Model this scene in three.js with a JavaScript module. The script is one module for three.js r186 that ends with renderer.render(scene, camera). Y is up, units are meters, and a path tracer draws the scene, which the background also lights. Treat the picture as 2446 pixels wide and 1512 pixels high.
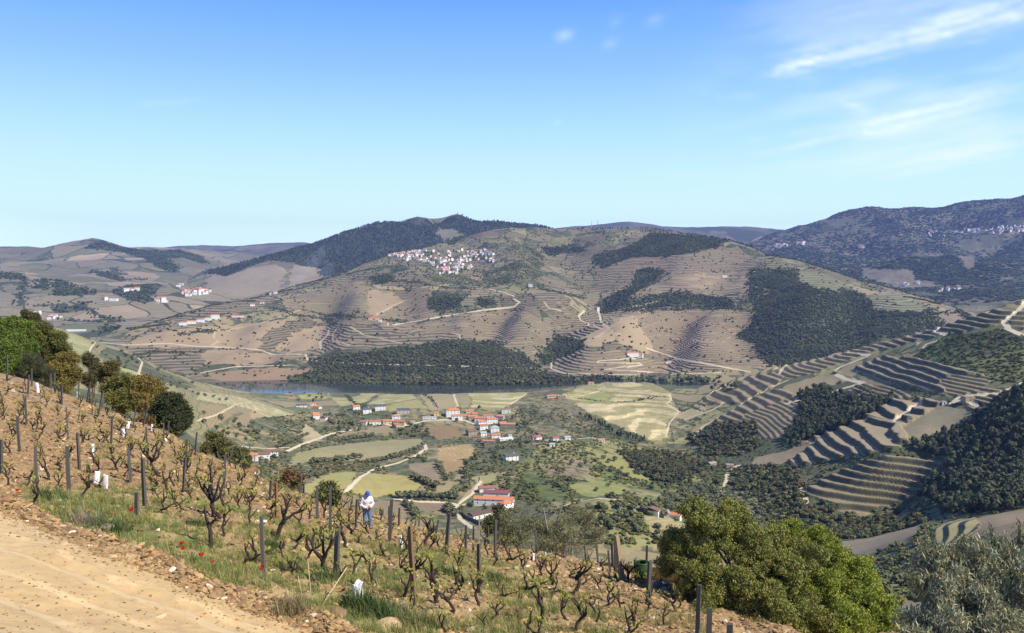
import * as THREE from 'three';
import { mergeGeometries } from 'three/addons/utils/BufferGeometryUtils.js';
import { MarchingCubes } from 'three/addons/objects/MarchingCubes.js';

// ───────────────────────── camera, sky, sun, exposure, haze ─────────────────────────
const F = 2000, CX = 1223, CY = 756, HZ = 640, EYE = 280;       // focal length and centre in photo units (2446 x 1512), eye 280 m above the river
const PITCH = Math.atan((CY - HZ) / F), CP = Math.cos(PITCH), SP = Math.sin(PITCH);
const scene = new THREE.Scene();
const camera = new THREE.PerspectiveCamera(2 * Math.atan(CY / F) * 180 / Math.PI, 1024 / 633, 0.5, 40000);
camera.position.set(0, EYE, 0);
camera.rotation.x = -PITCH;
const renderer = new THREE.WebGLRenderer();
renderer.toneMapping = THREE.LinearToneMapping;
renderer.toneMappingExposure = 1.3;
renderer.shadowMap.enabled = true;

const AZ = 117 * Math.PI / 180, EL = 46 * Math.PI / 180;          // the sun stands to the right
const SUN = new THREE.Vector3(Math.sin(AZ) * Math.cos(EL), Math.sin(EL), -Math.cos(AZ) * Math.cos(EL));
const sun = new THREE.DirectionalLight(new THREE.Color().setRGB(1.0, 0.925, 0.79), 5.0);
sun.name = 'sun_light';
sun.position.copy(SUN).multiplyScalar(3000);
sun.castShadow = true;
Object.assign(sun.shadow.camera, { left: -2500, right: 2500, top: 2500, bottom: -2500, near: 10, far: 9000 });
scene.add(sun, sun.target);
scene.fog = new THREE.FogExp2(new THREE.Color().setRGB(0.31, 0.46, 1.0), 4.3e-5);

// random numbers and noise
function rng(seed) { let s = seed >>> 0; return () => { s = (s + 0x6d2b79f5) | 0; let t = Math.imul(s ^ (s >>> 15), 1 | s); t = (t + Math.imul(t ^ (t >>> 7), 61 | t)) ^ t; return ((t ^ (t >>> 14)) >>> 0) / 4294967296; }; }
const TAB = new Float32Array(512 * 512); { const r = rng(77); for (let i = 0; i < TAB.length; i++) TAB[i] = r(); }
function vn(x, y) {
  const ix = Math.floor(x), iy = Math.floor(y); let a = x - ix, b = y - iy; a = a * a * (3 - 2 * a); b = b * b * (3 - 2 * b);
  const r0 = (iy & 511) << 9, r1 = ((iy + 1) & 511) << 9, c0 = ix & 511, c1 = (ix + 1) & 511;
  const p = TAB[r0 + c0], q = TAB[r0 + c1], s = TAB[r1 + c0], t = TAB[r1 + c1];
  return p + (q - p) * a + (s - p + (p - q - s + t) * a) * b;
}
function fbm(x, y, n = 4) { let s = 0, a = 0.5, k = 0; for (let i = 0; i < n; i++) { s += a * vn(x + 17.3 * i, y + 9.1 * i); k += a; x *= 2.03; y *= 2.03; a *= 0.5; } return s / k; }
const clamp = (x, a = 0, b = 1) => x < a ? a : x > b ? b : x, lerp = (a, b, t) => a + (b - a) * t;
const smooth = (a, b, x) => { const t = clamp((x - a) / (b - a)); return t * t * (3 - 2 * t); };

{ // the sky: a spring blue that pales towards the horizon, with thin cirrus drawn out by the wind
  const W = 2048, Hh = 1024, d = new Float32Array(W * Hh * 4), deg = 180 / Math.PI;
  const ramp = [[0, 1.02, 1.30, 1.5], [2.5, .93, 1.22, 1.46], [5.4, .70, 1.03, 1.36], [9.6, .45, .77, 1.24], [13, .28, .57, 1.14], [17.4, .155, .385, 1.08], [30, .06, .16, .5], [60, .03, .08, .27], [90, .025, .07, .22]];
  // wisps: azimuth and height of both ends, thickness (degrees), strength
  const wisps = [[16.5, 12.3, 32, 15.1, 1, 0.55], [17, 12.4, 20, 12.7, 0.7, 0.6], [16, 7.4, 26, 9, 0.45, 0.75], [22, 8.8, 36, 11, 0.8, 0.5], [20.5, 10.8, 23, 9.7, 0.4, 0.45], [18, 6.1, 34, 7, 1, 0.22], [24, 5.8, 40, 9.2, 0.9, 0.4], [12, 11.3, 16, 11.1, 0.35, 0.3], [14, 8.1, 17, 8.6, 0.3, 0.25], [26, 13.6, 44, 16.8, 1.2, 0.5], [40, 4.8, 70, 9.8, 1.5, 0.4], [-9, 3.7, -4, 3.4, 0.6, 0.14], [-24, 10, -19, 10.2, 0.35, 0.16], [9, 6.1, 13, 5.8, 0.4, 0.16], [-150, 14, -110, 20, 1.5, 0.4], [100, 20, 150, 15, 1.6, 0.4], [-80, 12, -50, 16, 1.2, 0.3]];
  const puffs = [[3.55, 15.2, 0.55, 0.5], [6.6, 14.7, 0.5, 0.3], [9.5, 15.9, 0.55, 0.28], [3.2, 9.7, 0.35, 0.22], [6.9, 16, 0.5, 0.2]];
  for (let j = 0; j < Hh; j++) {
    const el = ((j + .5) / Hh - .5) * 180, e = Math.max(0, el); let k = 0; while (k < ramp.length - 2 && ramp[k + 1][0] < e) k++;
    const A = ramp[k], B = ramp[k + 1], t = clamp((e - A[0]) / (B[0] - A[0]));
    for (let i = 0; i < W; i++) {
      let az = ((i + .5) / W) * 360 - 90; if (az > 180) az -= 360; const o = (j * W + i) * 4;     // 0 straight ahead, grows to the right
      let c = el < 0 ? [.24, .21, .17] : [1, 2, 3].map(q => lerp(A[q], B[q], t));
      if (e > 0 && e < 40) {
        let a = 0; const wob = (fbm(az * .22 + 5, e * .5, 3) - .5) * 1.5, fray = fbm(az * .20 + e * .5, (e - az * .15) * 3.4, 5), fine = fbm(az * .9, (e - az * .15) * 11, 4), soft = fbm(az * .12 + 3, e * .5 - az * .05 + 8, 4);
        for (const [a0, e0, a1, e1, w, s] of wisps) { const u = (az - a0) / (a1 - a0); if (u < -.2 || u > 1.2) continue; const dd = (e - lerp(e0, e1, u) - wob * .6) / (w * (.5 + u * .8)); a += s * Math.exp(-dd * dd) * smooth(-.1, .18, u) * smooth(1.2, .7, u) * smooth(.3, .7, fray) * (.55 + .9 * fine); }
        a += .5 * smooth(9, 24, az) * smooth(60, 34, az) * smooth(3, 8, e) * smooth(22, 14, e) * smooth(.38, .66, soft) * (.5 + fray);
        for (const [a0, e0, w, s] of puffs) { const x = (az - a0 + wob * .3) / w, y = (e - e0 - x * .12) / (w * .6); a += s * Math.exp(-x * x - y * y) * smooth(.25, .6, fray + .12); }
        a = clamp(a * .62); c = c.map((x, q) => lerp(x, [1.0, 1.1, 1.16][q], a));
      }
      d[o] = c[0] * .86; d[o + 1] = c[1] * .86; d[o + 2] = c[2] * .86; d[o + 3] = 1;
    }
  }
  const t = new THREE.DataTexture(d, W, Hh, THREE.RGBAFormat, THREE.FloatType);
  t.mapping = THREE.EquirectangularReflectionMapping; t.magFilter = THREE.LinearFilter; t.needsUpdate = true;
  scene.background = t; scene.environment = t;
}

// ───────────────────────── helpers ─────────────────────────
const used = new Map();
function numbered(n) { const k = (used.get(n) ?? -1) + 1; used.set(n, k); return k ? n + '_' + String(k).padStart(3, '0') : n; }
function tag(o, label, category, group, kind) { if (label) o.userData.label = label; if (category) o.userData.category = category; if (group) o.userData.group = group; if (kind) o.userData.kind = kind; return o; }
function shade(o) { o.traverse(m => { if (m.isMesh) { m.castShadow = true; m.receiveShadow = true; } }); return o; }
function put(name, geo, mat, parent) { const m = new THREE.Mesh(geo, mat); m.name = parent ? name : numbered(name); m.castShadow = m.receiveShadow = true; (parent || scene).add(m); return m; }
function thing(name, label, category, group) { const g = new THREE.Group(); g.name = numbered(name); scene.add(g); return tag(g, label, category, group); }
function copyOf(o, name, label, category, group) { const c = o.clone(); c.name = numbered(name); c.userData = {}; scene.add(c); return tag(c, label, category, group); }
const rgb = (r, g, b) => new THREE.Color().setRGB(r, g, b);
const mat = (r, g, b, rough = .95, more = {}) => new THREE.MeshStandardMaterial({ color: rgb(r, g, b), roughness: rough, ...more });
const leafMat = (r, g, b, t = .3, more = {}) => new THREE.MeshPhysicalMaterial({ color: rgb(r, g, b), roughness: .8, transmission: t, thickness: 0, side: THREE.DoubleSide, specularIntensity: .4, ...more });
// direction through a photo point; the point on it at a distance D ahead
function ray(px, py) { const u = (px - CX) / F, v = (py - CY) / F, k = CP - v * SP; return [u / k, (-v * CP - SP) / k]; }
function at(px, py, D) { const [a, b] = ray(px, py); return [a * D, EYE + b * D, -D]; }
// where a place shows in the photo
function seenAt(p) { const x = p[0], y = p[1] - EYE, z = p[2], Y = y * CP - z * SP, Z = y * SP + z * CP; return [CX - x / Z * F, CY + Y / Z * F]; }
const ORD = ['nearest', 'second', 'third', 'fourth', 'fifth', 'sixth', 'seventh', 'eighth', 'ninth', 'tenth', 'eleventh', 'twelfth', 'thirteenth', 'fourteenth', 'fifteenth', 'sixteenth', 'seventeenth', 'eighteenth', 'nineteenth', 'twentieth'];
// tells look-alikes apart by the landmark they stand beside and their turn away from it
function byLandmark(list, marks, what) {
  const per = new Map();
  for (const o of list) { const [x, y] = seenAt(o.position.toArray()); let m = null, b = 1e9; for (const k of marks) { const d = Math.hypot(x - k[0], y - k[1]); if (d < b) { b = d; m = k; } } const dx = x - m[0], dy = y - m[1], rel = Math.abs(dx) > Math.abs(dy) ? (dx < 0 ? 'left of' : 'right of') : dy < 0 ? 'above' : 'below', key = rel + ' ' + m[2]; if (!per.has(key)) per.set(key, []); per.get(key).push([b, o]); }
  for (const [key, L] of per) L.sort((a, b) => a[0] - b[0]).forEach(([, o], i) => { o.userData.label = what + ', ' + (i < 20 ? ORD[i] + (i ? ' nearest ' : ' ') : 'one of those far ') + key; });
}
const pts = s => { const n = s.trim().split(/[\s,]+/).map(Number), o = []; for (let i = 0; i < n.length; i += 2) o.push([n[i], n[i + 1]]); return o; };

// thin-plate spline through heights given at places
function spline(P, scale, lam) {
  const n = P.length, N = n + 3, M = [];
  const ph = r2 => r2 < 1e-12 ? 0 : r2 * Math.log(r2);
  for (let i = 0; i < n; i++) { const row = new Float64Array(N + 1); for (let j = 0; j < n; j++) { const dx = (P[i][0] - P[j][0]) / scale, dz = (P[i][2] - P[j][2]) / scale; row[j] = ph(dx * dx + dz * dz); } row[i] += lam; row[n] = 1; row[n + 1] = P[i][0] / scale; row[n + 2] = P[i][2] / scale; row[N] = P[i][1]; M.push(row); }
  for (let q = 0; q < 3; q++) { const row = new Float64Array(N + 1); for (let j = 0; j < n; j++) row[j] = q === 0 ? 1 : P[j][q === 1 ? 0 : 2] / scale; M.push(row); }
  for (let c = 0; c < N; c++) {
    let p = c; for (let r = c + 1; r < N; r++) if (Math.abs(M[r][c]) > Math.abs(M[p][c])) p = r;
    [M[c], M[p]] = [M[p], M[c]];
    for (let r = 0; r < N; r++) if (r !== c) { const f = M[r][c] / M[c][c]; if (f) for (let k = c; k <= N; k++) M[r][k] -= f * M[c][k]; }
  }
  const w = new Float64Array(N); for (let i = 0; i < N; i++) w[i] = M[i][N] / M[i][i];
  const X = Float64Array.from(P, p => p[0] / scale), Z = Float64Array.from(P, p => p[2] / scale);
  return (x, z) => { x /= scale; z /= scale; let s = w[n] + w[n + 1] * x + w[n + 2] * z; for (let i = 0; i < n; i++) { const dx = x - X[i], dz = z - Z[i], r = dx * dx + dz * dz; if (r > 1e-12) s += w[i] * r * Math.log(r); } return s; };
}

// a piece of terrain: heights over a fan of columns (x / D) and rows (D), its land-use maps in plan, and meshes cut from it
class Land {
  constructor({ seen, hidden = [], k0, k1, nu, rows, scale, lam = 1e-4, relief = () => 0 }) {
    const P = [...seen.map(([a, b, c]) => at(a, b, c)), ...hidden.map(([px, D, y]) => [ray(px, HZ)[0] * D, y, -D])];
    const f = spline(P, scale, lam);
    this.k0 = k0; this.k1 = k1; this.nu = nu; this.D = [];
    rows.forEach(([a, b, n], i) => { for (let j = i ? 1 : 0; j <= n; j++) this.D.push(a * Math.pow(b / a, j / n)); });
    this.nv = this.D.length - 1;
    this.h = new Float32Array((nu + 1) * (this.nv + 1));
    for (let j = 0; j <= this.nv; j++) for (let i = 0; i <= nu; i++) { const D = this.D[j], x = D * (k0 + (k1 - k0) * i / nu); this.h[j * (nu + 1) + i] = f(x, -D) + relief(x, D); }
    this.maps = []; this.warp = 0; this.styles = [null];
  }
  row(D) { const a = this.D; if (D <= a[0]) return 0; let lo = 0, hi = this.nv; while (hi - lo > 1) { const m = (lo + hi) >> 1; if (a[m] <= D) lo = m; else hi = m; } return lo + (D - a[lo]) / (a[lo + 1] - a[lo]); }
  height(x, z, r, h = this.h) {
    const D = -z; let v = r ?? this.row(D), u = (x / D - this.k0) / (this.k1 - this.k0) * this.nu; u = clamp(u, 0, this.nu - 1e-4); v = clamp(v, 0, this.nv - 1e-4);
    const i = u | 0, j = v | 0, a = u - i, b = v - j, n = this.nu + 1, o = j * n + i;
    return (h[o] * (1 - a) + h[o + 1] * a) * (1 - b) + (h[o + n] * (1 - a) + h[o + n + 1] * a) * b;
  }
  hit(px, py) {                                                   // where the line of sight meets this land
    const [a, b] = ray(px, py); let best = 1e9, at_ = 0;
    let last = this.D[0];
    for (let j = 0; j <= this.nv; j++) {
      const D = this.D[j], gap = EYE + b * D - this.height(a * D, -D, j);
      if (gap < best) { best = gap; at_ = D; }
      if (gap <= 0) { if (j === 0) return [a * D, this.height(a * D, -D), -D]; let lo = this.D[j - 1], hi = D; for (let q = 0; q < 14; q++) { const m = (lo + hi) / 2; if (EYE + b * m - this.height(a * m, -m) > 0) lo = m; else hi = m; } return [a * hi, this.height(a * hi, -hi), -hi]; }
    }
    return [a * at_, this.height(a * at_, -at_), -at_];
  }
  carve(list) {                                                   // gullies (depth > 0) and ribs (depth < 0) along lines seen in the photo
    const lines = list.map(([d, w, s]) => [d, w, this.trace(s, 30)]);
    for (let j = 0; j <= this.nv; j++) for (let i = 0; i <= this.nu; i++) {
      const D = this.D[j], x = D * (this.k0 + (this.k1 - this.k0) * i / this.nu); let s = 0;
      for (const [d, w, L] of lines) { let m = 1e18; for (let q = 0; q + 1 < L.length; q++) m = Math.min(m, seg2(x, -D, L[q], L[q + 1])); if (m < 9 * w * w) s -= d * Math.exp(-m / (w * w)); }
      this.h[j * (this.nu + 1) + i] += s;
    }
  }
  trace(s, step = 14, close = false) {
    const p = typeof s === 'string' ? pts(s) : s, out = []; const n = p.length;
    for (let i = 0; i < (close ? n : n - 1); i++) { const A = p[i], B = p[(i + 1) % n], m = Math.max(1, Math.ceil(Math.hypot(B[0] - A[0], B[1] - A[1]) / step)); for (let q = 0; q < m; q++) out.push(this.hit(lerp(A[0], B[0], q / m), lerp(A[1], B[1], q / m))); }
    if (!close) out.push(this.hit(...p[n - 1]));
    return out;
  }
  map(x0, x1, D0, D1, N) { const m = { x0, x1, D0, D1, N, id: new Uint8Array(N * N) }; this.maps.push(m); return m; }
  style(st) { this.styles.push(st); return this.styles.length - 1; }
  poly(st, s) { const id = typeof st === 'number' ? st : this.style(st), L = this.trace(s, 14, true); for (const m of this.maps) fill(m, L, id); return { id, L }; }
  line(st, width, s) { const id = typeof st === 'number' ? st : this.style(st), L = this.trace(s, 10); for (const m of this.maps) stroke(m, L, width, id); return { id, L }; }
  idAt(x, z) { for (const m of this.maps) { const i = Math.floor((x - m.x0) / (m.x1 - m.x0) * m.N), j = Math.floor((-z - m.D0) / (m.D1 - m.D0) * m.N); if (i >= 0 && j >= 0 && i < m.N && j < m.N) return m.id[j * m.N + i]; } return 0; }
  mesh(name, m, material, i0, i1, step, j0 = 0, j1 = this.nv) {
    const I = [], J = []; for (let i = i0; i < i1; i += step) I.push(i); I.push(i1); for (let j = j0; j < j1; j += step) J.push(j); J.push(j1);
    const n = this.nu + 1, pos = new Float32Array(I.length * J.length * 3), uv = new Float32Array(I.length * J.length * 2), idx = new Uint32Array((I.length - 1) * (J.length - 1) * 6);
    let o = 0, q = 0;
    for (const j of J) for (const i of I) { const D = this.D[j], x = D * (this.k0 + (this.k1 - this.k0) * i / this.nu); pos[o * 3] = x; pos[o * 3 + 1] = this.h[j * n + i]; pos[o * 3 + 2] = -D; uv[o * 2] = (x - m.x0) / (m.x1 - m.x0); uv[o * 2 + 1] = (D - m.D0) / (m.D1 - m.D0); o++; }
    const w = I.length;
    for (let j = 0; j + 1 < J.length; j++) for (let i = 0; i + 1 < w; i++) { const a = j * w + i; idx.set([a, a + 1, a + w, a + 1, a + w + 1, a + w], q); q += 6; }
    const g = new THREE.BufferGeometry(); g.setAttribute('position', new THREE.BufferAttribute(pos, 3)); g.setAttribute('uv', new THREE.BufferAttribute(uv, 2)); g.setIndex(new THREE.BufferAttribute(idx, 1)); g.computeVertexNormals();
    return put(name, g, material);
  }
}
function seg2(x, z, A, B) { const dx = B[0] - A[0], dz = B[2] - A[2], t = clamp(((x - A[0]) * dx + (z - A[2]) * dz) / (dx * dx + dz * dz + 1e-9)), ex = x - A[0] - t * dx, ez = z - A[2] - t * dz; return ex * ex + ez * ez; }
function fill(m, L, id) {
  const N = m.N, P = L.map(p => [(p[0] - m.x0) / (m.x1 - m.x0) * N, (-p[2] - m.D0) / (m.D1 - m.D0) * N]);
  let lo = 1e9, hi = -1e9; for (const p of P) { lo = Math.min(lo, p[1]); hi = Math.max(hi, p[1]); }
  for (let y = Math.max(0, Math.ceil(lo - .5)); y <= Math.min(N - 1, Math.floor(hi)); y++) {
    const X = [], c = y + .5; for (let i = 0; i < P.length; i++) { const A = P[i], B = P[(i + 1) % P.length]; if ((A[1] <= c) !== (B[1] <= c)) X.push(A[0] + (c - A[1]) / (B[1] - A[1]) * (B[0] - A[0])); }
    X.sort((a, b) => a - b);
    for (let q = 0; q + 1 < X.length; q += 2) for (let x = Math.max(0, Math.ceil(X[q] - .5)); x <= Math.min(N - 1, X[q + 1] - .5); x++) m.id[y * N + x] = id;
  }
}
function stroke(m, L, width, id) {
  const N = m.N, sx = (m.x1 - m.x0) / N, sz = (m.D1 - m.D0) / N, r = Math.max(width / 2, Math.max(sx, sz) * .55), r2 = r * r;
  for (let q = 0; q + 1 < L.length; q++) {
    const A = L[q], B = L[q + 1]; if (Math.hypot(A[0] - B[0], A[2] - B[2]) > 600) continue;
    const ax = Math.floor((Math.min(A[0], B[0]) - r - m.x0) / sx), bx = Math.ceil((Math.max(A[0], B[0]) + r - m.x0) / sx), az = Math.floor((Math.min(-A[2], -B[2]) - r - m.D0) / sz), bz = Math.ceil((Math.max(-A[2], -B[2]) + r - m.D0) / sz);
    for (let j = Math.max(0, az); j <= Math.min(N - 1, bz); j++) for (let i = Math.max(0, ax); i <= Math.min(N - 1, bx); i++) if (seg2(m.x0 + (i + .5) * sx, -(m.D0 + (j + .5) * sz), A, B) <= r2) m.id[j * N + i] = id;
  }
}
const SRGB = new Uint8Array(4097); for (let i = 0; i <= 4096; i++) { const c = i / 4096; SRGB[i] = Math.round(255 * (c <= .0031308 ? 12.92 * c : 1.055 * Math.pow(c, 1 / 2.4) - .055)); }
const byte = c => SRGB[c <= 0 ? 0 : c >= 1 ? 4096 : (c * 4096) | 0];
// patchwork of small holdings: cell number and distance from its edge
function holding(x, z, s) {
  const wx = x / s + .35 * fbm(x / s * 1.3 + 5, z / s * 1.3, 2), wz = z / s + .35 * fbm(x / s * 1.3, z / s * 1.3 + 9, 2), ix = Math.floor(wx), iz = Math.floor(wz); let a = 9, b = 9, id = 0;
  for (let j = -1; j <= 1; j++) for (let i = -1; i <= 1; i++) { const cx = ix + i, cz = iz + j, k = ((cz & 511) << 9) + (cx & 511), k2 = (((cz + 91) & 511) << 9) + ((cx + 57) & 511), d = Math.max(Math.abs(cx + TAB[k] - wx), Math.abs(cz + TAB[k2] - wz) * .9); if (d < a) { b = a; a = d; id = k; } else if (d < b) b = d; }
  return [TAB[(id * 7 + 13) & 262143], (b - a) * s, TAB[(id * 3 + 101) & 262143]];
}
function terrace(st, x, D, h) {
  const hh = (h + (fbm(x * .01 + 7, D * .01, 2) - .5) * st.step * (st.wave ?? 1.2)) / st.step + (st.geo ? (vn(x * .11, D * .11) - .5) * .10 + (vn(x * .03 + 9, D * .03) - .5) * .3 : (vn(x * .05, D * .05) - .5) * .3), fl = Math.floor(hh);
  return [hh, hh - fl, st.bank ?? .4, vn(fl * 7.7, x * .012 + D * .006) > (st.gap ?? .12) ? 1 : .25];
}
// cuts the terraces of the styles marked geo into the land itself
function cut(land) {
  land.h0 = land.h.slice();
  for (let j = 0; j <= land.nv; j++) for (let i = 0; i <= land.nu; i++) {
    const D = land.D[j], x = D * (land.k0 + (land.k1 - land.k0) * i / land.nu), st = land.styles[land.idAt(x, -D)];
    if (!st?.geo) continue; const o = j * (land.nu + 1) + i, [, fr, f0, keep] = terrace(st, x, D, land.h0[o]);
    land.h[o] += ((fr < f0 ? fr / f0 : 1) - fr) * st.step * keep;
  }
}
// colour (and, asked for, fine terrace relief) of a land's map
function paint(land, m, { bump = 0, patch = null } = {}) {
  const N = m.N, col = new Uint8Array(N * N * 4), rel = bump ? new Uint8Array(N * N) : null, sx = (m.x1 - m.x0) / N, sz = (m.D1 - m.D0) / N, kA = land.k0 - .02, kB = land.k1 + .02, D0 = land.D[0] * .97, D1 = land.D[land.nv] * 1.02;
  if (rel) rel.fill(128);
  for (let j = 0; j < N; j++) {
    const D = m.D0 + (j + .5) * sz; if (D < D0 || D > D1) continue; const r = land.row(D);
    for (let i = 0; i < N; i++) {
      const x = m.x0 + (i + .5) * sx, k = x / D; if (k < kA || k > kB) continue;
      const o = j * N + i; let id = m.id[o]; const wz = land.warp ?? 0;
      if (wz && !land.styles[id]?.sharp) { const a = Math.round((fbm(x / wz * .35, D / wz * .35, 2) - .5) * 2.6 * wz / sx), b = Math.round((fbm(x / wz * .35 + 50, D / wz * .35 + 20, 2) - .5) * 2.6 * wz / sz), q = clamp(j + b, 0, N - 1) * N + clamp(i + a, 0, N - 1); if (!land.styles[m.id[q]]?.sharp) id = m.id[q]; }
      let st = land.styles[id]; const h = land.height(x, -D, r, land.h0 ?? land.h);
      let R, G, B, tone = 1;
      if (!st || st.patch) { [st, tone] = (st?.patch ?? patch)(x, D, h); }
      const c = st.c; R = c[0]; G = c[1]; B = c[2];
      const f = land.freq ?? 1, n1 = fbm(x * .013 * f + id * 3.1, D * .013 * f, 3), n2 = vn(x * .11 * f + 40, D * .11 * f), n3 = vn(x * .43 * f, D * .43 * f);
      if (st.d) { const t = smooth(st.t0 ?? .42, st.t1 ?? .62, n1 * .62 + n2 * .24 + n3 * .14) * (st.m ?? 1); R = lerp(R, st.d[0], t); G = lerp(G, st.d[1], t); B = lerp(B, st.d[2], t); }
      let v = tone * (land.gain ?? 1) * (1 + (st.v ?? .35) * ((n1 - .5) * 1.1 + (n2 - .5) * .5 + (n3 - .5) * .5)); let off = 0;
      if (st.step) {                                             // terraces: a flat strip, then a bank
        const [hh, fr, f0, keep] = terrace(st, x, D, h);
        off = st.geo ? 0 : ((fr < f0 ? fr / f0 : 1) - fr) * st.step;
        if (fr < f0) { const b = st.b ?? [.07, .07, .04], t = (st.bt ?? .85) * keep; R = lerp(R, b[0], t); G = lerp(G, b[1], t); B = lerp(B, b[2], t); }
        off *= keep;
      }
      if (st.row) { const [per, ang, amt, rc] = st.row, q = ang === 'c' ? h / per + vn(x * .02, D * .02) * .6 : (x * Math.cos(ang) + D * Math.sin(ang) + (n1 - .5) * (st.bend ?? 8)) / per, fr = q - Math.floor(q), t = amt * (fr < .5 ? 1 : 0) * (.55 + .9 * n2); R = lerp(R, rc[0], t); G = lerp(G, rc[1], t); B = lerp(B, rc[2], t); }
      if (st.spot) { const t = smooth(.62, .74, vn(x * st.spot + 3, D * st.spot)) * .8; R = lerp(R, .05, t); G = lerp(G, .062, t); B = lerp(B, .028, t); }
      if (land.tint) { R *= land.tint[0]; B *= land.tint[1]; } col[o * 4] = byte(R * v); col[o * 4 + 1] = byte(G * v); col[o * 4 + 2] = byte(B * v); col[o * 4 + 3] = 255;
      if (rel) rel[o] = clamp(128 + (off + (st.rough ?? 0) * (n3 - .5)) / bump * 255, 0, 255);
    }
  }
  const t = new THREE.DataTexture(col, N, N, THREE.RGBAFormat); t.colorSpace = THREE.SRGBColorSpace; t.magFilter = THREE.LinearFilter; t.needsUpdate = true;
  const mm = new THREE.MeshStandardMaterial({ map: t, roughness: 1, metalness: 0 });
  if (rel) { const b = new THREE.DataTexture(rel, N, N, THREE.RedFormat); b.magFilter = THREE.LinearFilter; b.needsUpdate = true; mm.bumpMap = b; mm.bumpScale = bump; }
  return mm;
}

// ───────────────────────── the terrain ─────────────────────────
const SOIL = [.275, .214, .132], DSOIL = [.185, .148, .088], PALE = [.37, .275, .18], SAND = [.50, .38, .235], DRY = [.29, .235, .105], GREEN = [.115, .15, .04], SCRUB = [.07, .075, .036], FLOOR = [.04, .048, .024], BANK = [.060, .058, .034], RED = [.27, .16, .10];
const soil = { c: SOIL, d: DSOIL, m: .6, rough: .5 };
const road = { c: [.52, .43, .32], v: .15, sharp: 1 }, track = { c: [.46, .36, .24], v: .2, sharp: 1 }, hedge = { c: [.055, .06, .03], v: .5 };

// the near side of the valley, down to the river: left spur, village shelf, right-hand spur
const gullyNoise = (x, D, a, s) => a * (fbm(x / s + 31, D / s + 12, 4) - .5);
const valley = new Land({
  k0: -.72, k1: .72, nu: 760, rows: [[105, 480, 90], [480, 1720, 760], [1720, 2120, 36]], scale: 600, lam: 2e-4,
  relief: (x, D) => gullyNoise(x, D, 11, 150) * smooth(200, 600, D) * (1 - .6 * smooth(.18, .24, x / D)) + gullyNoise(x, D, 2.6, 34),
  seen: [
    [1170, 1235, 720], [1000, 1215, 760], [900, 1160, 820], [700, 1120, 830], [620, 1100, 860], [1100, 1080, 1020], [850, 1075, 980], [960, 1000, 1330], [1200, 1040, 1230], [760, 1000, 1310], [1250, 980, 1400], [900, 960, 1480], [1100, 938, 1680], [1280, 940, 1690], [730, 940, 1780],
    [1450, 914, 1620], [1560, 922, 1600], [1600, 1000, 1370], [1570, 1045, 1240], [1420, 1000, 1330], [1640, 955, 1740], [1620, 1062, 1225], [1560, 1102, 1120], [1700, 1130, 1000], [1500, 1150, 950], [1750, 1200, 850], [1900, 1290, 680], [1600, 1200, 800], [1430, 1190, 620], [1560, 1215, 610], [1300, 1120, 900], [1350, 1050, 1110], [1250, 1240, 640],
    [550, 980, 1150], [600, 1050, 950], [450, 1000, 900], [300, 880, 1150], [150, 830, 1200], [400, 930, 1050], [500, 1120, 700], [45, 773, 1500], [150, 788, 1560], [228, 815, 1600], [310, 840, 1640], [362, 873, 1600], [466, 912, 1560], [560, 940, 1500], [640, 965, 1440], [765, 1040, 1200],
    [1690, 950, 1700], [1880, 875, 1500], [2100, 820, 1350], [2240, 785, 1250], [2446, 722, 1150], [1655, 1045, 1240], [1790, 985, 1250], [1880, 930, 1290], [2010, 890, 1280], [1800, 1040, 1150], [1900, 1000, 1130], [2100, 960, 1080], [2300, 900, 1000], [2446, 930, 830], [2200, 1030, 900], [2000, 1100, 900], [1850, 1130, 950], [2100, 1150, 825], [2150, 1230, 790], [2120, 1090, 840], [2250, 1150, 741], [2161, 1020, 934], [2082, 988, 1020], [2034, 1013, 1000], [2200, 1242, 690], [2300, 1050, 870], [2446, 1050, 760], [2200, 1200, 771], [2446, 1200, 560], [2350, 1150, 715], [2350, 1200, 630], [2300, 1230, 610], [2100, 1300, 540], [2240, 1300, 440], [2446, 1240, 400], [2446, 1330, 320], [2270, 1250, 470],
  ],
  hidden: [
    [1430, 760, 66], [1560, 730, 60], [1300, 400, 128], [1700, 420, 112], [2000, 430, 104], [900, 480, 118], [0, 200, 228], [500, 220, 212], [1000, 200, 208], [1500, 190, 205], [2000, 180, 206], [2446, 150, 216], [0, 500, 190], [0, 900, 172], [-150, 1500, 215],
    [1000, 110, 244], [0, 110, 250], [2000, 110, 236], [-150, 2050, 40], [100, 1980, 50], [300, 1900, 30], [466, 1790, 8], [600, 1760, 2], [800, 1880, -6], [1100, 1830, -6], [1300, 1820, -6], [1500, 1820, -6], [1650, 1840, -8], [700, 1830, -5], [1650, 2000, -12], [1000, 2000, -12], [600, 1960, -10],
    [1800, 1850, -5], [2000, 1800, -4], [2200, 1760, 0], [2446, 1700, 20], [2446, 1400, 130], [2446, 2100, -10], [2100, 2100, -14], [2100, 1600, 50], [2300, 1500, 90], [2560, 735, 132], [2650, 700, 128], [2620, 540, 124], [2700, 900, 150], [2640, 400, 150], [1250, 560, 98], [1750, 560, 82],
  ],
});
valley.warp = 3; valley.gain = 1.2; valley.tint = [.96, .94]; valley.map(-1300, 410, 100, 2040, 2048);
valley.map(60, 1260, 300, 1900, 2048);
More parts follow.
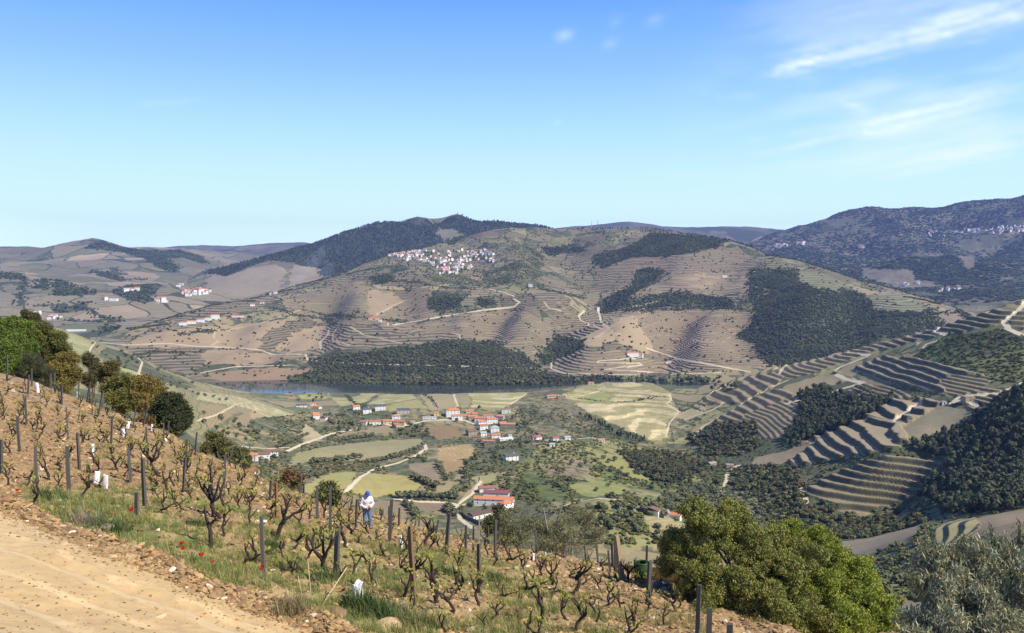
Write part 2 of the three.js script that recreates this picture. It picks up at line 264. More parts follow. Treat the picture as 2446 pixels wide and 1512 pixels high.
{
  const v = valley;
  const scrubland = v.style({ c: [.105, .105, .05], d: [.20, .155, .085], t0: .46, t1: .6, v: .6, spot: .16 });
  // left spur
  v.poly({ c: [.27, .225, .115], d: [.19, .17, .08], t0: .45, t1: .62, v: .5, step: 5, bank: .25, b: [.12, .115, .055], bt: .6, gap: .4, row: [2.4, 'c', .4, [.17, .15, .07]] }, '-60 752 20 768 150 785 232 812 320 842 420 893 470 912 560 938 640 962 700 982 770 1036 700 1066 560 1062 480 1040 380 990 200 930 -60 900');
  v.poly({ c: [.285, .21, .118], d: [.20, .16, .085], v: .5, row: [1.7, 'c', .55, [.18, .125, .065]], rough: .4 }, '470 965 560 970 690 1005 752 1020 765 1042 690 1068 600 1060 500 1030');
  v.poly({ c: [.32, .27, .14], step: 4, bank: .35, b: [.36, .33, .2], bt: .7 }, '480 935 560 945 640 968 700 988 745 1012 690 1000 560 968 470 955');
  v.poly({ c: [.24, .235, .10], d: [.3, .25, .14] }, '150 790 226 818 200 850 120 830');
  v.poly({ c: [.25, .235, .10] }, '250 845 330 862 400 900 340 905 270 875');
  v.poly({ c: SCRUB, d: [.12, .11, .05], v: .6 }, '255 830 330 850 370 880 440 905 470 925 430 925 330 890 270 870 230 850');
  v.poly({ c: [.26, .19, .105], d: [.10, .10, .045], t0: .45, t1: .6, spot: .12 }, '515 1028 560 1010 640 1030 690 1052 640 1062 560 1060'); v.poly({ c: [.34, .265, .14], d: [.3, .22, .12], row: [3, .2, .4, [.22, .165, .085]] }, '600 975 690 1000 752 1022 740 1040 690 1042 640 1020 600 1000');
  v.line({ c: [.10, .11, .045], v: .5 }, 5, '500 1032 540 1010 575 985'); v.line(track, 3, '470 1005 520 990 560 968 600 960'); v.line(track, 3, '600 975 640 995 690 1020');
  // the shelf with the village
  v.poly(scrubland, '600 1000 760 985 900 935 1300 925 1400 985 1560 1060 1700 1060 1760 1210 1640 1300 1300 1350 600 1350 560 1100');
  const rowsG = { c: [.27, .24, .115], d: [.22, .20, .085], row: [5, .6, .5, [.15, .135, .06]] };
  v.poly({ ...rowsG, c: [.30, .245, .135] }, '705 1084 766 1069 877 1055 1006 1047 1014 1061 930 1090 877 1100 745 1102 692 1113');
  v.poly({ c: [.31, .25, .085], d: [.25, .215, .08], row: [2.2, 'c', .15, [.4, .33, .15]] }, '837 1177 858 1135 890 1130 983 1139 1006 1156 996 1174 930 1184 895 1189');
  v.poly({ c: [.29, .245, .09], d: [.23, .21, .075] }, '720 1160 784 1132 835 1127 852 1129 829 1176 813 1186 730 1180');
  v.poly({ c: [.22, .165, .105], row: [5, 1.1, .3, [.15, .12, .07]] }, '977 1108 1043 1103 1058 1150 1038 1158 1006 1137 980 1121');
  v.poly({ c: [.30, .195, .085], d: [.24, .16, .08] }, '1056 1100 1112 1099 1114 1119 1064 1132');
  v.poly({ c: [.26, .205, .115], row: [6, 2.2, .45, [.14, .12, .06]] }, '1038 1164 1115 1145 1112 1166 1093 1187 1049 1184');
  v.poly({ c: [.215, .145, .07], d: [.17, .125, .06] }, '1009 1021 1088 1016 1104 1039 1049 1051 1014 1033');
  v.poly({ c: [.29, .195, .085], row: [6, .2, .3, [.36, .27, .15]] }, '1049 1071 1125 1060 1138 1088 1088 1101 1046 1099');
  v.poly({ c: [.225, .21, .08], step: 2.6, bank: .4, b: [.40, .35, .2], bt: .75, wave: .5 }, '877 966 911 942 969 936 998 950 930 964');
  v.poly({ c: [.17, .175, .06], d: [.24, .21, .09] }, '920 968 998 953 1022 976 970 974 935 984 885 972');
  v.poly({ c: [.29, .235, .135], d: [.23, .195, .10], row: [4, .9, .15, [.2, .17, .09]] }, '998 937 1075 933 1093 972 1030 982 1009 951');
  v.poly({ c: [.25, .225, .095], step: 3, bank: .38, b: [.42, .36, .22], bt: .8, wave: 2.6, gap: .02 }, '1112 936 1233 933 1258 940 1220 966 1181 982 1122 972 1126 952');
  v.poly({ c: [.25, .21, .11], d: [.2, .17, .09] }, '1082 935 1112 936 1126 954 1122 972 1100 976');
  v.poly({ c: [.215, .21, .075], d: [.27, .24, .1] }, '711 946 766 932 782 952 718 954');
  v.poly({ c: [.30, .26, .12], step: 3, bank: .4, b: [.2, .19, .09], bt: .5 }, '768 926 840 922 905 938 870 962 810 970 790 950');
  v.poly({ c: [.105, .11, .055], spot: .2 }, '780 932 830 928 862 944 830 950 790 948');
  v.poly({ c: [.23, .18, .11], row: [4, .1, .2, [.17, .13, .08]] }, '877 1021 940 1016 943 1034 874 1037');
  v.poly({ c: [.20, .145, .09], row: [4, .4, .35, [.14, .105, .07]] }, '895 1195 959 1198 982 1222 903 1240');
  v.poly({ c: [.21, .15, .095], row: [4, .2, .3, [.15, .11, .07]] }, '988 1198 1064 1200 1059 1219 988 1221');
  v.poly({ c: [.21, .145, .085], row: [4, 2.2, .35, [.15, .11, .07]] }, '812 1182 858 1190 866 1210 810 1212');
  v.poly({ c: RED, d: [.2, .13, .08], spot: .2 }, '740 1114 864 1103 866 1111 771 1130 742 1131');
  v.poly({ c: [.14, .165, .05], d: [.22, .2, .09] }, '1133 1140 1180 1130 1190 1150 1140 1160');
  v.poly({ c: [.33, .26, .15] }, '730 1010 768 1040 765 1052 728 1058 722 1035');
  // the domed vineyard on the right of the shelf
  v.poly({ c: [.235, .205, .09], d: [.29, .24, .125], step: 5, bank: .3, b: [.47, .385, .24], bt: .8, wave: 2.2, geo: 1, row: [1.6, 'c', .25, [.18, .165, .07]] }, '1340 945 1375 930 1420 916 1480 910 1560 918 1604 940 1602 960 1622 985 1590 1012 1597 1047 1560 1052 1480 1022 1400 982');
  v.poly({ c: [.23, .23, .085], d: [.27, .24, .11] }, '1350 945 1440 935 1470 945 1455 958 1400 962');
  v.poly({ c: [.08, .085, .042], d: [.17, .135, .08], spot: .22 }, '1240 975 1340 950 1400 985 1480 1022 1560 1056 1500 1066 1300 1014');
  v.poly({ c: [.11, .115, .05], d: [.24, .19, .11], t0: .42, spot: .25, step: 5, bank: .4, b: [.1, .1, .05], bt: .6 }, '1606 952 1690 965 1684 990 1650 1032 1610 1056 1598 1010 1624 985');
  v.poly({ c: [.30, .25, .14] }, '1612 994 1650 975 1690 985 1640 1005');
  // meadows and groves of the valley floor
  const meadow = v.style({ c: [.105, .125, .035], d: [.20, .175, .07], t0: .40, t1: .58, v: .5, spot: .13 });
  v.poly(meadow, '1290 1060 1480 1048 1560 1095 1760 1060 1800 1120 1700 1180 1560 1200 1440 1185 1330 1200 1230 1180 1240 1110');
  v.poly({ c: [.165, .185, .05], d: [.21, .19, .075] }, '1350 1160 1430 1148 1500 1160 1480 1182 1400 1186');
  v.poly({ c: [.23, .20, .065], d: [.2, .2, .06] }, '1420 1080 1500 1090 1560 1150 1500 1140 1440 1110');
  v.poly({ c: [.20, .15, .09], spot: .2 }, '1330 1085 1400 1095 1420 1130 1340 1150 1290 1130');
  v.poly({ c: [.25, .215, .10], d: [.2, .19, .08], row: [2.5, 'c', .4, [.17, .165, .065]], spot: .25 }, '1290 1250 1360 1202 1430 1188 1530 1202 1640 1250 1622 1300 1500 1310 1350 1280');
  v.poly({ c: [.27, .215, .12], row: [5, 2.4, .4, [.17, .14, .07]] }, '1530 1232 1600 1238 1640 1262 1622 1300 1560 1282');
  // right-hand spur
  v.poly({ c: [.075, .085, .04], d: [.12, .11, .055], spot: .2 }, '1640 1060 1720 1000 1900 940 2446 900 2446 1400 1900 1400 1700 1200');
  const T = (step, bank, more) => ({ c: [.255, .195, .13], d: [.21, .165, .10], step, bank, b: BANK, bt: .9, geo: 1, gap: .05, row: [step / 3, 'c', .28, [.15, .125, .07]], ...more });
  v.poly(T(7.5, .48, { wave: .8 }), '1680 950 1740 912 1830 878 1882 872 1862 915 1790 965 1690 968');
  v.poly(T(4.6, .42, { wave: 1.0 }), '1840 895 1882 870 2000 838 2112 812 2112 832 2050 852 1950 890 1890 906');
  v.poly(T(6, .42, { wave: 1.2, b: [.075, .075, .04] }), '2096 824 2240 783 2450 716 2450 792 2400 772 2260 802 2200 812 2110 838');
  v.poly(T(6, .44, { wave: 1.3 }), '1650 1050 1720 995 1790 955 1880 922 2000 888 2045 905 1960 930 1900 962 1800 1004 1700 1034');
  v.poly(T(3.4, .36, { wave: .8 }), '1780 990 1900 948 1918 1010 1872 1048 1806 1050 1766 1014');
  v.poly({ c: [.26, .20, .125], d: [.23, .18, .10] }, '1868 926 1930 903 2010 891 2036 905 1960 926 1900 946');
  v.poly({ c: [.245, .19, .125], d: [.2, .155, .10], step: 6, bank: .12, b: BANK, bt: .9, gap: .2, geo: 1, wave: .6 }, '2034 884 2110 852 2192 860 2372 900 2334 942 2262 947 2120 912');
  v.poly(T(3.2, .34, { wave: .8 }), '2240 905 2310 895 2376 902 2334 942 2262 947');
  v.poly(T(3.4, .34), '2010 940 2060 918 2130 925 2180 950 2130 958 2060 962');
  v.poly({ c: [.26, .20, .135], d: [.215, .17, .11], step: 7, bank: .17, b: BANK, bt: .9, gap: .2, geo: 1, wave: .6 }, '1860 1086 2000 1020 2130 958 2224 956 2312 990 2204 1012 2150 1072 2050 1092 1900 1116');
  v.poly({ c: [.20, .165, .11], row: [4, 1.0, .45, [.12, .11, .065]] }, '2152 1022 2252 965 2332 985 2282 1032 2182 1062');
  v.poly(T(3.6, .34), '2290 950 2350 925 2430 930 2380 962 2320 985');
  v.poly(T(6, .25, { c: [.23, .175, .105], wave: .5, gap: .04 }), '1922 1172 2000 1130 2120 1088 2264 1098 2244 1152 2150 1204 2050 1234 1928 1204');
  v.poly({ c: [.235, .18, .12], row: [4.2, .35, .5, [.13, .105, .07]] }, '1990 1300 2090 1264 2192 1254 2192 1276 2150 1312 2050 1334');
  v.poly({ c: [.20, .145, .095], row: [4, 1.2, .4, [.14, .105, .07]] }, '2330 1238 2450 1214 2450 1340 2320 1340');
  v.poly({ c: [.21, .18, .09], step: 3.5, bank: .4, b: [.09, .09, .045], bt: .75 }, '2222 1262 2282 1240 2334 1236 2324 1340 2240 1340');
  v.poly({ c: [.27, .19, .12], row: [5, 1.0, .3, [.2, .15, .1]] }, '2050 1345 2110 1330 2130 1370 2080 1400');
  v.poly({ c: [.25, .185, .12], row: [4, .8, .3, [.19, .14, .09]] }, '1800 1095 1880 1075 1960 1050 1900 1095 1840 1118 1790 1120');
  const pf = v.style({ c: FLOOR, d: [.065, .07, .03], v: .6 }); v.pine = pf;
  for (const q of ['1910 945 1960 928 2022 952 2060 960 2132 954 2102 978 2040 1012 1960 1042 1890 1072 1868 1052 1914 1000', '2150 1062 2190 1062 2284 1034 2332 985 2380 960 2450 932 2450 1214 2330 1232 2252 1226 2200 1182 2266 1100 2182 1072']) v.poly(pf, q);
  const lw = v.style({ c: [.055, .065, .03], d: [.11, .105, .05], v: .6 }); v.low = lw;
  for (const q of ['1640 1042 1722 1008 1802 1008 1816 1070 1760 1092 1684 1086', '1740 1125 1800 1112 1900 1118 1924 1180 2050 1238 2200 1234 2210 1250 2060 1290 1900 1275 1760 1210', '1480 1080 1560 1075 1640 1090 1690 1120 1600 1160 1520 1130']) v.poly(lw, q);
  v.scrub = v.style({ c: [.05, .065, .026], d: [.085, .095, .036], v: .8 }); v.poly(v.scrub, '2176 852 2262 800 2400 788 2450 800 2450 915 2392 912 2300 882');
  v.grove = v.style({ c: [.055, .062, .034], d: [.13, .105, .062], spot: .3 }); v.poly(v.grove, '1560 1196 1700 1152 1790 1180 1850 1240 1700 1262 1640 1235');
  v.poly({ c: [.10, .10, .045], d: [.22, .165, .095], t0: .44, t1: .6, v: .5, spot: .2 }, '2060 1330 2200 1280 2240 1340 2230 1420 2180 1460 2060 1440');
  // hedges and walls
  const hg = v.hedge = v.style(hedge);
  for (const s of ['1008 938 1030 952 1046 975', '740 1126 870 1108', '1000 1190 1100 1170 1118 1140', '1115 1100 1116 1150', '1240 1165 1330 1150 1400 1150', '1460 1115 1560 1170', '1430 1105 1500 1140 1560 1165', '1385 952 1480 962 1520 958 1590 950', '830 944 858 975 876 968', '1112 1118 1180 1112', '1120 1108 1200 1100', '1130 1130 1200 1120']) v.line(hg, 3, s);
  // roads and tracks
  const rd = v.style(road), tr = v.style(track);
  v.line(rd, 5, '680 1080 720 1062 765 1046 790 1036 850 1025'); v.line(rd, 4.5, '1014 1060 1018 1072 990 1090 950 1106 897 1119 860 1140 835 1165 826 1178');
  v.line(rd, 4.5, '945 1192 1000 1198 1064 1200 1088 1204 1100 1240 1130 1262'); v.line(rd, 4, '1092 1206 1128 1180 1148 1150'); v.line(tr, 4, '1100 1208 1160 1190');
  v.line(rd, 4, '900 1010 960 1020 1010 1006 1060 1002 1110 1004 1150 1020'); v.line(tr, 3, '1340 1050 1380 1048 1415 1045 1440 1055'); v.line(rd, 4, '1265 1050 1330 1052');
  v.line(tr, 4, '1082 940 1094 970'); v.line(tr, 3, '1220 966 1262 938'); v.line(tr, 4, '1600 945 1604 955 1592 965 1625 985'); v.line(tr, 3.5, '1590 1045 1600 1010 1622 985');
  v.line(tr, 4, '1340 950 1390 945 1430 935'); v.line(tr, 3, '1300 1230 1360 1203 1430 1190 1500 1196');
  v.line(tr, 4, '205 850 228 818 205 800'); v.line(tr, 3.5, '330 855 340 865 330 895'); v.line(tr, 3, '560 1065 640 1072 690 1068');
  v.line(rd, 5, '1718 1180 1732 1160 1738 1130 1760 1112 1800 1110'); v.line(tr, 5, '1640 1000 1700 980 1726 965'); v.line(rd, 4, '1690 955 1710 962 1730 962');
  v.line(tr, 5, '1655 1046 1680 1018 1730 990 1790 955 1850 922 1882 908'); v.line(tr, 6, '1690 945 1720 930 1760 908 1840 890 1870 872'); v.line(tr, 6, '1862 895 1872 878 1890 868 2000 838 2060 825 2110 818');
  v.line(rd, 6, '1992 888 2004 878 2070 852 2076 848 2000 840'); v.line(rd, 7, '1998 895 2020 905 2062 915 2020 926 1960 945 1880 965'); v.line(rd, 7, '2236 792 2250 780 2300 762 2370 742'); v.line(rd, 6, '2236 793 2260 800');
  v.line(rd, 7, '2408 782 2398 770 2430 745 2450 722'); v.line(rd, 6, '2404 784 2440 800'); v.line(rd, 5, '2204 832 2212 822 2236 815');
  v.line(rd, 7, '2274 962 2290 950 2330 945 2390 940 2450 912'); v.line(rd, 6, '2280 958 2310 958 2350 975 2376 990'); v.line(rd, 7, '2140 1005 2200 962');
  v.line(rd, 5, '1915 1165 1922 1178 1926 1200'); v.line(tr, 4, '2180 1380 2200 1360 2215 1340');
}

// the hill across the river
const far = new Land({
  k0: -.60, k1: .60, nu: 560, rows: [[1960, 3300, 250], [3300, 5000, 130]], scale: 900, lam: 2e-4,
  relief: (x, D) => gullyNoise(x, D, 46, 330) * smooth(2030, 2400, D) + gullyNoise(x, D, 9, 70) * smooth(2020, 2150, D),
  seen: [
    [560, 912, 2058], [800, 918, 2040], [1000, 921, 2010], [1250, 922, 2005], [1450, 902, 2110], [1600, 895, 2100], [1700, 892, 2100], [700, 900, 2110], [480, 900, 2085], [1600, 800, 2450], [1600, 740, 2800], [1600, 680, 3150], [1650, 620, 3500], [1700, 566, 3850], [1740, 572, 3800], [1800, 600, 3600], [1880, 622, 3350], [2000, 660, 3100], [2100, 690, 2950], [2200, 715, 2800], [2310, 748, 2650], [1900, 800, 2450], [1900, 850, 2250], [2100, 800, 2350], [2000, 740, 2600],
    [1100, 640, 3400], [1180, 552, 4300], [1050, 575, 4250], [1430, 547, 4400], [1560, 549, 4200], [1300, 600, 3900], [1300, 700, 2900], [1200, 800, 2450], [1000, 870, 2150], [1270, 890, 2080], [700, 850, 2250], [700, 790, 2550], [700, 740, 2850], [760, 690, 3200], [850, 650, 3400], [930, 607, 3750], [520, 730, 2950], [430, 770, 2650], [330, 800, 2450], [250, 822, 2330], [350, 860, 2200], [900, 760, 2600], [1000, 700, 2950], [1450, 640, 3500], [1400, 760, 2600], [1500, 830, 2300], [1100, 760, 2620],
  ],
  hidden: [
    [600, 1960, -14], [1000, 1960, -14], [1400, 1960, -14], [1700, 1965, -12], [1900, 1960, -12], [2200, 1960, -10], [2446, 1960, -8], [1900, 2050, 4], [2300, 2080, 8], [200, 1960, 10], [100, 2200, 40], [100, 2600, 20], [300, 3000, 50], [450, 3300, 70], [600, 3700, 110], [750, 4000, 150], [880, 4300, 220], [1050, 4900, 330], [1400, 4950, 420], [1700, 4600, 320], [1850, 4200, 200], [2000, 3900, 140], [2200, 3600, 80], [2446, 3200, 40], [2446, 2600, 60], [2400, 4500, 0], [-20, 3500, 0], [200, 4500, 0], [2000, 4900, 60],
  ],
});
far.carve([[52, 85, '1645 735 1600 790 1572 850'], [42, 65, '1205 735 1172 770 1145 805'], [46, 80, '1440 690 1340 760 1300 860'], [40, 70, '775 720 765 780 735 835'], [-32, 65, '1530 750 1500 800'], [-30, 75, '1700 745 1690 800 1680 850'], [-26, 65, '1255 745 1262 800'], [30, 55, '700 770 660 810 630 840'], [40, 80, '1600 690 1500 715 1420 740'], [40, 110, '1330 600 1400 660 1440 700'], [30, 60, '1060 745 1050 790'], [-24, 60, '850 690 860 750'], [30, 70, '960 690 975 760'], [34, 80, '1760 600 1720 660 1700 720'], [-28, 80, '1640 600 1620 680'], [30, 60, '560 770 555 820'], [34, 70, '1760 770 1775 840'], [-30, 90, '1950 700 1930 800'], [34, 90, '2040 720 2000 800'], [30, 70, '1100 560 1150 640'], [-24, 60, '1240 600 1250 680']]);
far.warp = 9; far.tint = [.97, .92]; far.gain = 1.06; far.map(-1950, 2250, 1950, 5000, 2048);
const P4 = { c: SOIL, d: DSOIL, m: .5 };
const tones = [{ c: [.265, .205, .135], d: DSOIL, step: 5.5, bank: .4, b: [.085, .08, .048], bt: .85, v: .4 }, { c: [.31, .235, .15], d: [.25, .195, .12], v: .35, step: 4, bank: .32, b: [.14, .12, .075], bt: .6 }, { c: [.22, .17, .115], d: [.15, .13, .08], step: 6, bank: .42, b: [.07, .07, .04], bt: .8 }, { c: [.27, .215, .13], d: [.2, .17, .09], spot: .06 }, { c: [.075, .083, .042], d: [.16, .14, .08], v: .6, spot: .05 }, { c: [.17, .17, .075], d: [.22, .18, .1], v: .4 }];
const farPatch = (x, D, h) => {
  const [r, e, q] = holding(x, D, h > 200 ? 120 : 170), up = smooth(150, 330, h);
  if (e < 5 && q > .45) return [hedge, 1];
  return [tones[r < .34 - .05 * up ? 0 : r < .46 - .1 * up ? 1 : r < .68 ? 2 : r < .80 - .1 * up ? 3 : r < .95 ? 4 : 5], .82 + .4 * q];
};
{
  const v = far;
  const wood = v.wood = v.style({ c: FLOOR, d: [.06, .068, .03], v: .7, rough: 3 }), rowsA = { c: [.265, .205, .135], d: [.24, .175, .115], m: .8, step: 3.8, bank: .4, b: [.08, .075, .045], bt: .8, gap: .2, wave: 1.4 };
  v.poly({ ...rowsA }, '1000 768 1080 752 1200 740 1262 745 1322 785 1312 832 1200 816 1090 806 1000 790');
  v.poly({ ...rowsA, c: [.27, .195, .135] }, '1450 765 1480 748 1600 742 1780 738 1800 780 1830 845 1850 872 1650 888 1540 842 1470 802');
  v.poly({ ...rowsA, b: [.09, .095, .05] }, '670 722 760 690 830 676 920 690 965 712 968 750 880 776 760 770 700 748');
  v.poly({ c: [.30, .215, .14], d: [.25, .185, .12] }, '880 690 960 705 968 720 920 745 880 760');
  v.poly({ ...rowsA, c: [.27, .2, .135] }, '980 690 1030 685 1040 720 1030 760 990 765 960 740');
  v.poly({ c: [.33, .235, .15], d: [.28, .20, .13], row: [3, 'c', .15, DSOIL] }, '430 785 560 775 690 765 680 775 640 795 620 838 500 830 300 828 330 805');
  v.poly({ c: [.34, .245, .155], d: [.29, .21, .135] }, '690 800 760 778 790 780 770 830 690 845 640 838');
  v.poly({ c: [.29, .205, .13], row: [3, 'c', .2, DSOIL] }, '490 838 560 835 625 845 700 850 650 868 600 872 480 870');
  v.poly({ c: [.28, .185, .118], d: [.22, .155, .095] }, '500 890 640 878 750 882 690 905 600 913 505 908');
  v.poly({ c: [.35, .26, .165], d: [.3, .22, .14], row: [3, 'c', .2, [.22, .16, .1]] }, '1470 760 1520 752 1530 780 1560 830 1540 842 1480 820 1455 790');
  v.poly({ c: [.46, .34, .21], d: [.38, .28, .17], v: .2 }, '1385 808 1440 778 1480 795 1470 810 1440 825 1400 826');
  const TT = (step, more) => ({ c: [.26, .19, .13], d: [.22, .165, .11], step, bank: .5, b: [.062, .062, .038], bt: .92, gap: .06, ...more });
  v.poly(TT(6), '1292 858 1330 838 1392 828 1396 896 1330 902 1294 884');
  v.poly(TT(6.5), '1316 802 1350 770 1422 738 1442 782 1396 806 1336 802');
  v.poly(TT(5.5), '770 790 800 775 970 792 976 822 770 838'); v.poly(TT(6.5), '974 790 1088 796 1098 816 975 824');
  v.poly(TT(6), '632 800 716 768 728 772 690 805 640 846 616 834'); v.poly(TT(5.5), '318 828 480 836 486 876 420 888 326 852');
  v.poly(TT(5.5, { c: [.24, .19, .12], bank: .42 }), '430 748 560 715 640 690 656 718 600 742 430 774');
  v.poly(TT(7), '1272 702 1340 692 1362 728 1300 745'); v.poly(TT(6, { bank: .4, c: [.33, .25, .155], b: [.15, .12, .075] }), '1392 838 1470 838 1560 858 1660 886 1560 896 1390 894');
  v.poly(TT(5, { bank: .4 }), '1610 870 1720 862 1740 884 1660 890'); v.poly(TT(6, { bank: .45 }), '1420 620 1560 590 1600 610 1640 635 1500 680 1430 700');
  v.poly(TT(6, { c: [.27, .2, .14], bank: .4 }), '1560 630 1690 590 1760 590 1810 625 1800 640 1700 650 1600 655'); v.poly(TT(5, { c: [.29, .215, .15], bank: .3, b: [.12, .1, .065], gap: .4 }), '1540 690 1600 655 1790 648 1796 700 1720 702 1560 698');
  for (const s of [
    '730 862 800 850 900 838 1000 825 1090 812 1150 815 1230 838 1278 865 1302 905 1290 926 1000 924 740 908 690 906 760 882',
    '1792 645 1900 640 1905 652 1925 670 2010 692 2062 702 2110 742 2212 746 2300 744 2330 760 2240 790 2100 818 1960 855 1880 880 1830 868 1800 822 1752 802 1790 780 1800 742 1788 692',
    '1420 730 1470 700 1510 682 1520 645 1545 640 1590 648 1560 672 1500 710 1440 742', '1438 722 1600 700 1680 705 1742 714 1752 736 1690 740 1600 732 1432 748', '1418 610 1500 590 1560 556 1690 566 1712 580 1684 600 1600 612 1500 617 1440 642 1418 626',
    '1025 712 1080 705 1102 714 1106 742 1050 746 1024 738', '1138 715 1170 711 1187 730 1150 736', '884 660 926 655 942 670 900 679', '1288 852 1330 800 1396 816 1392 836 1330 858 1300 872', '1290 590 1380 584 1402 600 1310 611', '1700 560 1745 575 1700 592 1680 575', '1480 900 1500 905 1440 918 1300 926 1296 905 1380 900', '1040 575 1060 565 1100 570 1080 585'
  ]) v.poly(wood, s);
  const sc = v.scrub = v.style({ c: [.075, .083, .042], d: [.15, .13, .075], v: .6, spot: .06 });
  for (const s of ['1150 655 1240 622 1292 640 1302 658 1250 672 1150 692', '1258 592 1300 602 1292 642 1228 606', '1020 660 1100 655 1160 680 1120 684 1040 676', '1060 740 1130 735 1180 728 1190 740 1090 752', '1755 720 1800 712 1802 742 1770 745', '1200 596 1240 585 1290 590 1260 600']) v.poly(sc, s);
  v.poly({ c: [.13, .16, .045], d: [.2, .18, .08], v: .4 }, '1480 900 1560 898 1700 892 1720 905 1600 912 1440 920');
  for (const s of ['1906 648 1962 652 2010 670 2008 696 1950 691 1906 669', '2060 706 2130 699 2192 713 2214 744 2130 747 2090 740 2070 717']) v.poly({ c: [.21, .20, .12], d: [.18, .17, .10], step: 6, bank: .4, b: [.09, .095, .05], bt: .8, gap: 0 }, s);
  v.poly({ c: [.20, .15, .115], d: [.16, .13, .09] }, '2230 752 2290 746 2310 770 2260 782');
  const rd = v.style({ c: [.47, .39, .29], v: .1, sharp: 1 }), tr = v.style({ c: [.38, .3, .2], v: .15, sharp: 1 }), hg = v.hedge = v.style(hedge);
  for (const s of ['310 852 380 838 470 842', '430 800 500 790 560 788', '660 735 700 752 780 762 800 775', '720 740 780 752 900 762 970 770', '1000 770 1080 752 1150 738', '1430 742 1600 722 1740 718', '1480 744 1600 738 1780 738', '1300 690 1360 706 1400 712', '930 670 1010 676 1080 690 1120 688', '830 655 900 640 960 636']) v.line(hg, 12, s);
  v.line(rd, 7, '730 846 736 860 800 866 900 870 1000 872 1100 874 1280 880'); v.line(rd, 6, '1318 866 1318 880 1350 891 1450 895 1560 896 1720 890'); v.line(rd, 6, '1520 856 1430 862 1428 866 1530 868 1535 872 1446 882 1560 889 1650 892');
  v.line(rd, 7, '1545 832 1620 856 1700 871 1790 888'); v.line(rd, 7, '1430 742 1436 768 1456 784 1428 804 1396 815'); v.line(tr, 6, '1456 784 1480 770 1486 758'); v.line(rd, 6, '1396 742 1382 755 1388 766 1440 785');
  v.line(rd, 8, '940 776 1000 766 1080 752 1160 740 1228 733 1242 722 1228 714'); v.line(rd, 7, '1228 708 1210 700 1170 690'); v.line(tr, 7, '1340 742 1310 735 1300 720'); v.line(rd, 7, '768 834 764 818 784 800 786 788'); v.line(tr, 7, '836 824 796 812 796 798 804 786'); v.line(tr, 7, '838 780 870 800 960 820');
  v.line(rd, 7, '244 818 300 824 400 820 480 828 560 830 622 836 650 846 720 846'); v.line(tr, 7, '430 776 540 790 640 768'); v.line(tr, 6, '514 792 510 806 522 815 505 826'); v.line(tr, 7, '900 752 940 730 968 718'); v.line(tr, 6, '620 772 720 740'); v.line(rd, 6, '480 890 560 876 700 872'); v.line(tr, 6, '1100 808 1098 800 1085 796');
  v.line(tr, 6, '1790 650 1920 640'); v.line(tr, 6, '1792 682 1850 696 1800 710'); v.line(tr, 5, '2075 738 2180 715'); v.line(tr, 7, '1570 720 1480 740'); v.line(rd, 8, '800 1 801 1');
}

// the wooded hill and its peaks behind
const woodHill = new Land({
  k0: -.46, k1: .14, nu: 220, rows: [[3700, 6600, 150]], scale: 1400,
  relief: (x, D) => gullyNoise(x, D, 26, 320) * smooth(4000, 4600, D) + gullyNoise(x, D, 14, 110),
  seen: [[510, 640, 5200], [600, 620, 5300], [680, 600, 5400], [770, 575, 5500], [850, 546, 5600], [900, 531, 5600], [960, 535, 5600], [965, 534, 5750], [1000, 519, 5800], [1046, 538, 5800], [1090, 512, 5850], [1140, 533, 5850], [1130, 529, 5900], [1180, 531, 5900], [1300, 544, 5900], [760, 655, 4700], [600, 680, 4300], [450, 700, 4000], [560, 650, 4700], [680, 660, 4500], [900, 610, 4900], [1000, 580, 5100], [520, 690, 4100]],
  hidden: [[400, 5200, 120], [400, 6500, 50], [800, 6600, 250], [1100, 6600, 350], [1400, 6500, 300], [1450, 5600, 380], [1100, 3800, 150], [800, 3750, 130], [1300, 4500, 250], [350, 3750, 60], [330, 4400, 60]],
});
woodHill.warp = 20; woodHill.tint = [.93, 1]; woodHill.map(-2800, 900, 3600, 6700, 1024);
{
  const v = woodHill; v.wood = v.style({ c: [.034, .043, .025], d: [.05, .058, .03], v: .6, rough: 6 }); v.poly(v.wood, '490 648 600 622 680 600 770 575 850 544 900 529 960 532 1000 519 1040 533 1090 513 1180 528 1320 542 1320 600 1060 600 1000 600 850 640 790 660 760 658 740 640 700 628 650 622 600 635 540 660 500 655');
  v.poly({ c: [.065, .07, .042], d: [.05, .055, .034] }, '975 532 1000 519 1018 524 1000 540'); v.poly({ c: [.22, .18, .12], d: [.14, .125, .08] }, '1040 550 1080 545 1110 560 1060 580');
  v.poly({ c: [.31, .235, .16], d: [.25, .19, .13] }, '500 655 540 660 600 640 650 632 690 645 660 690 560 720 480 715'); v.poly({ c: [.27, .205, .14] }, '700 632 760 640 770 660 740 690 690 690');
  v.line({ c: [.26, .22, .17] }, 12, '1030 528 1046 542 1060 548');
}
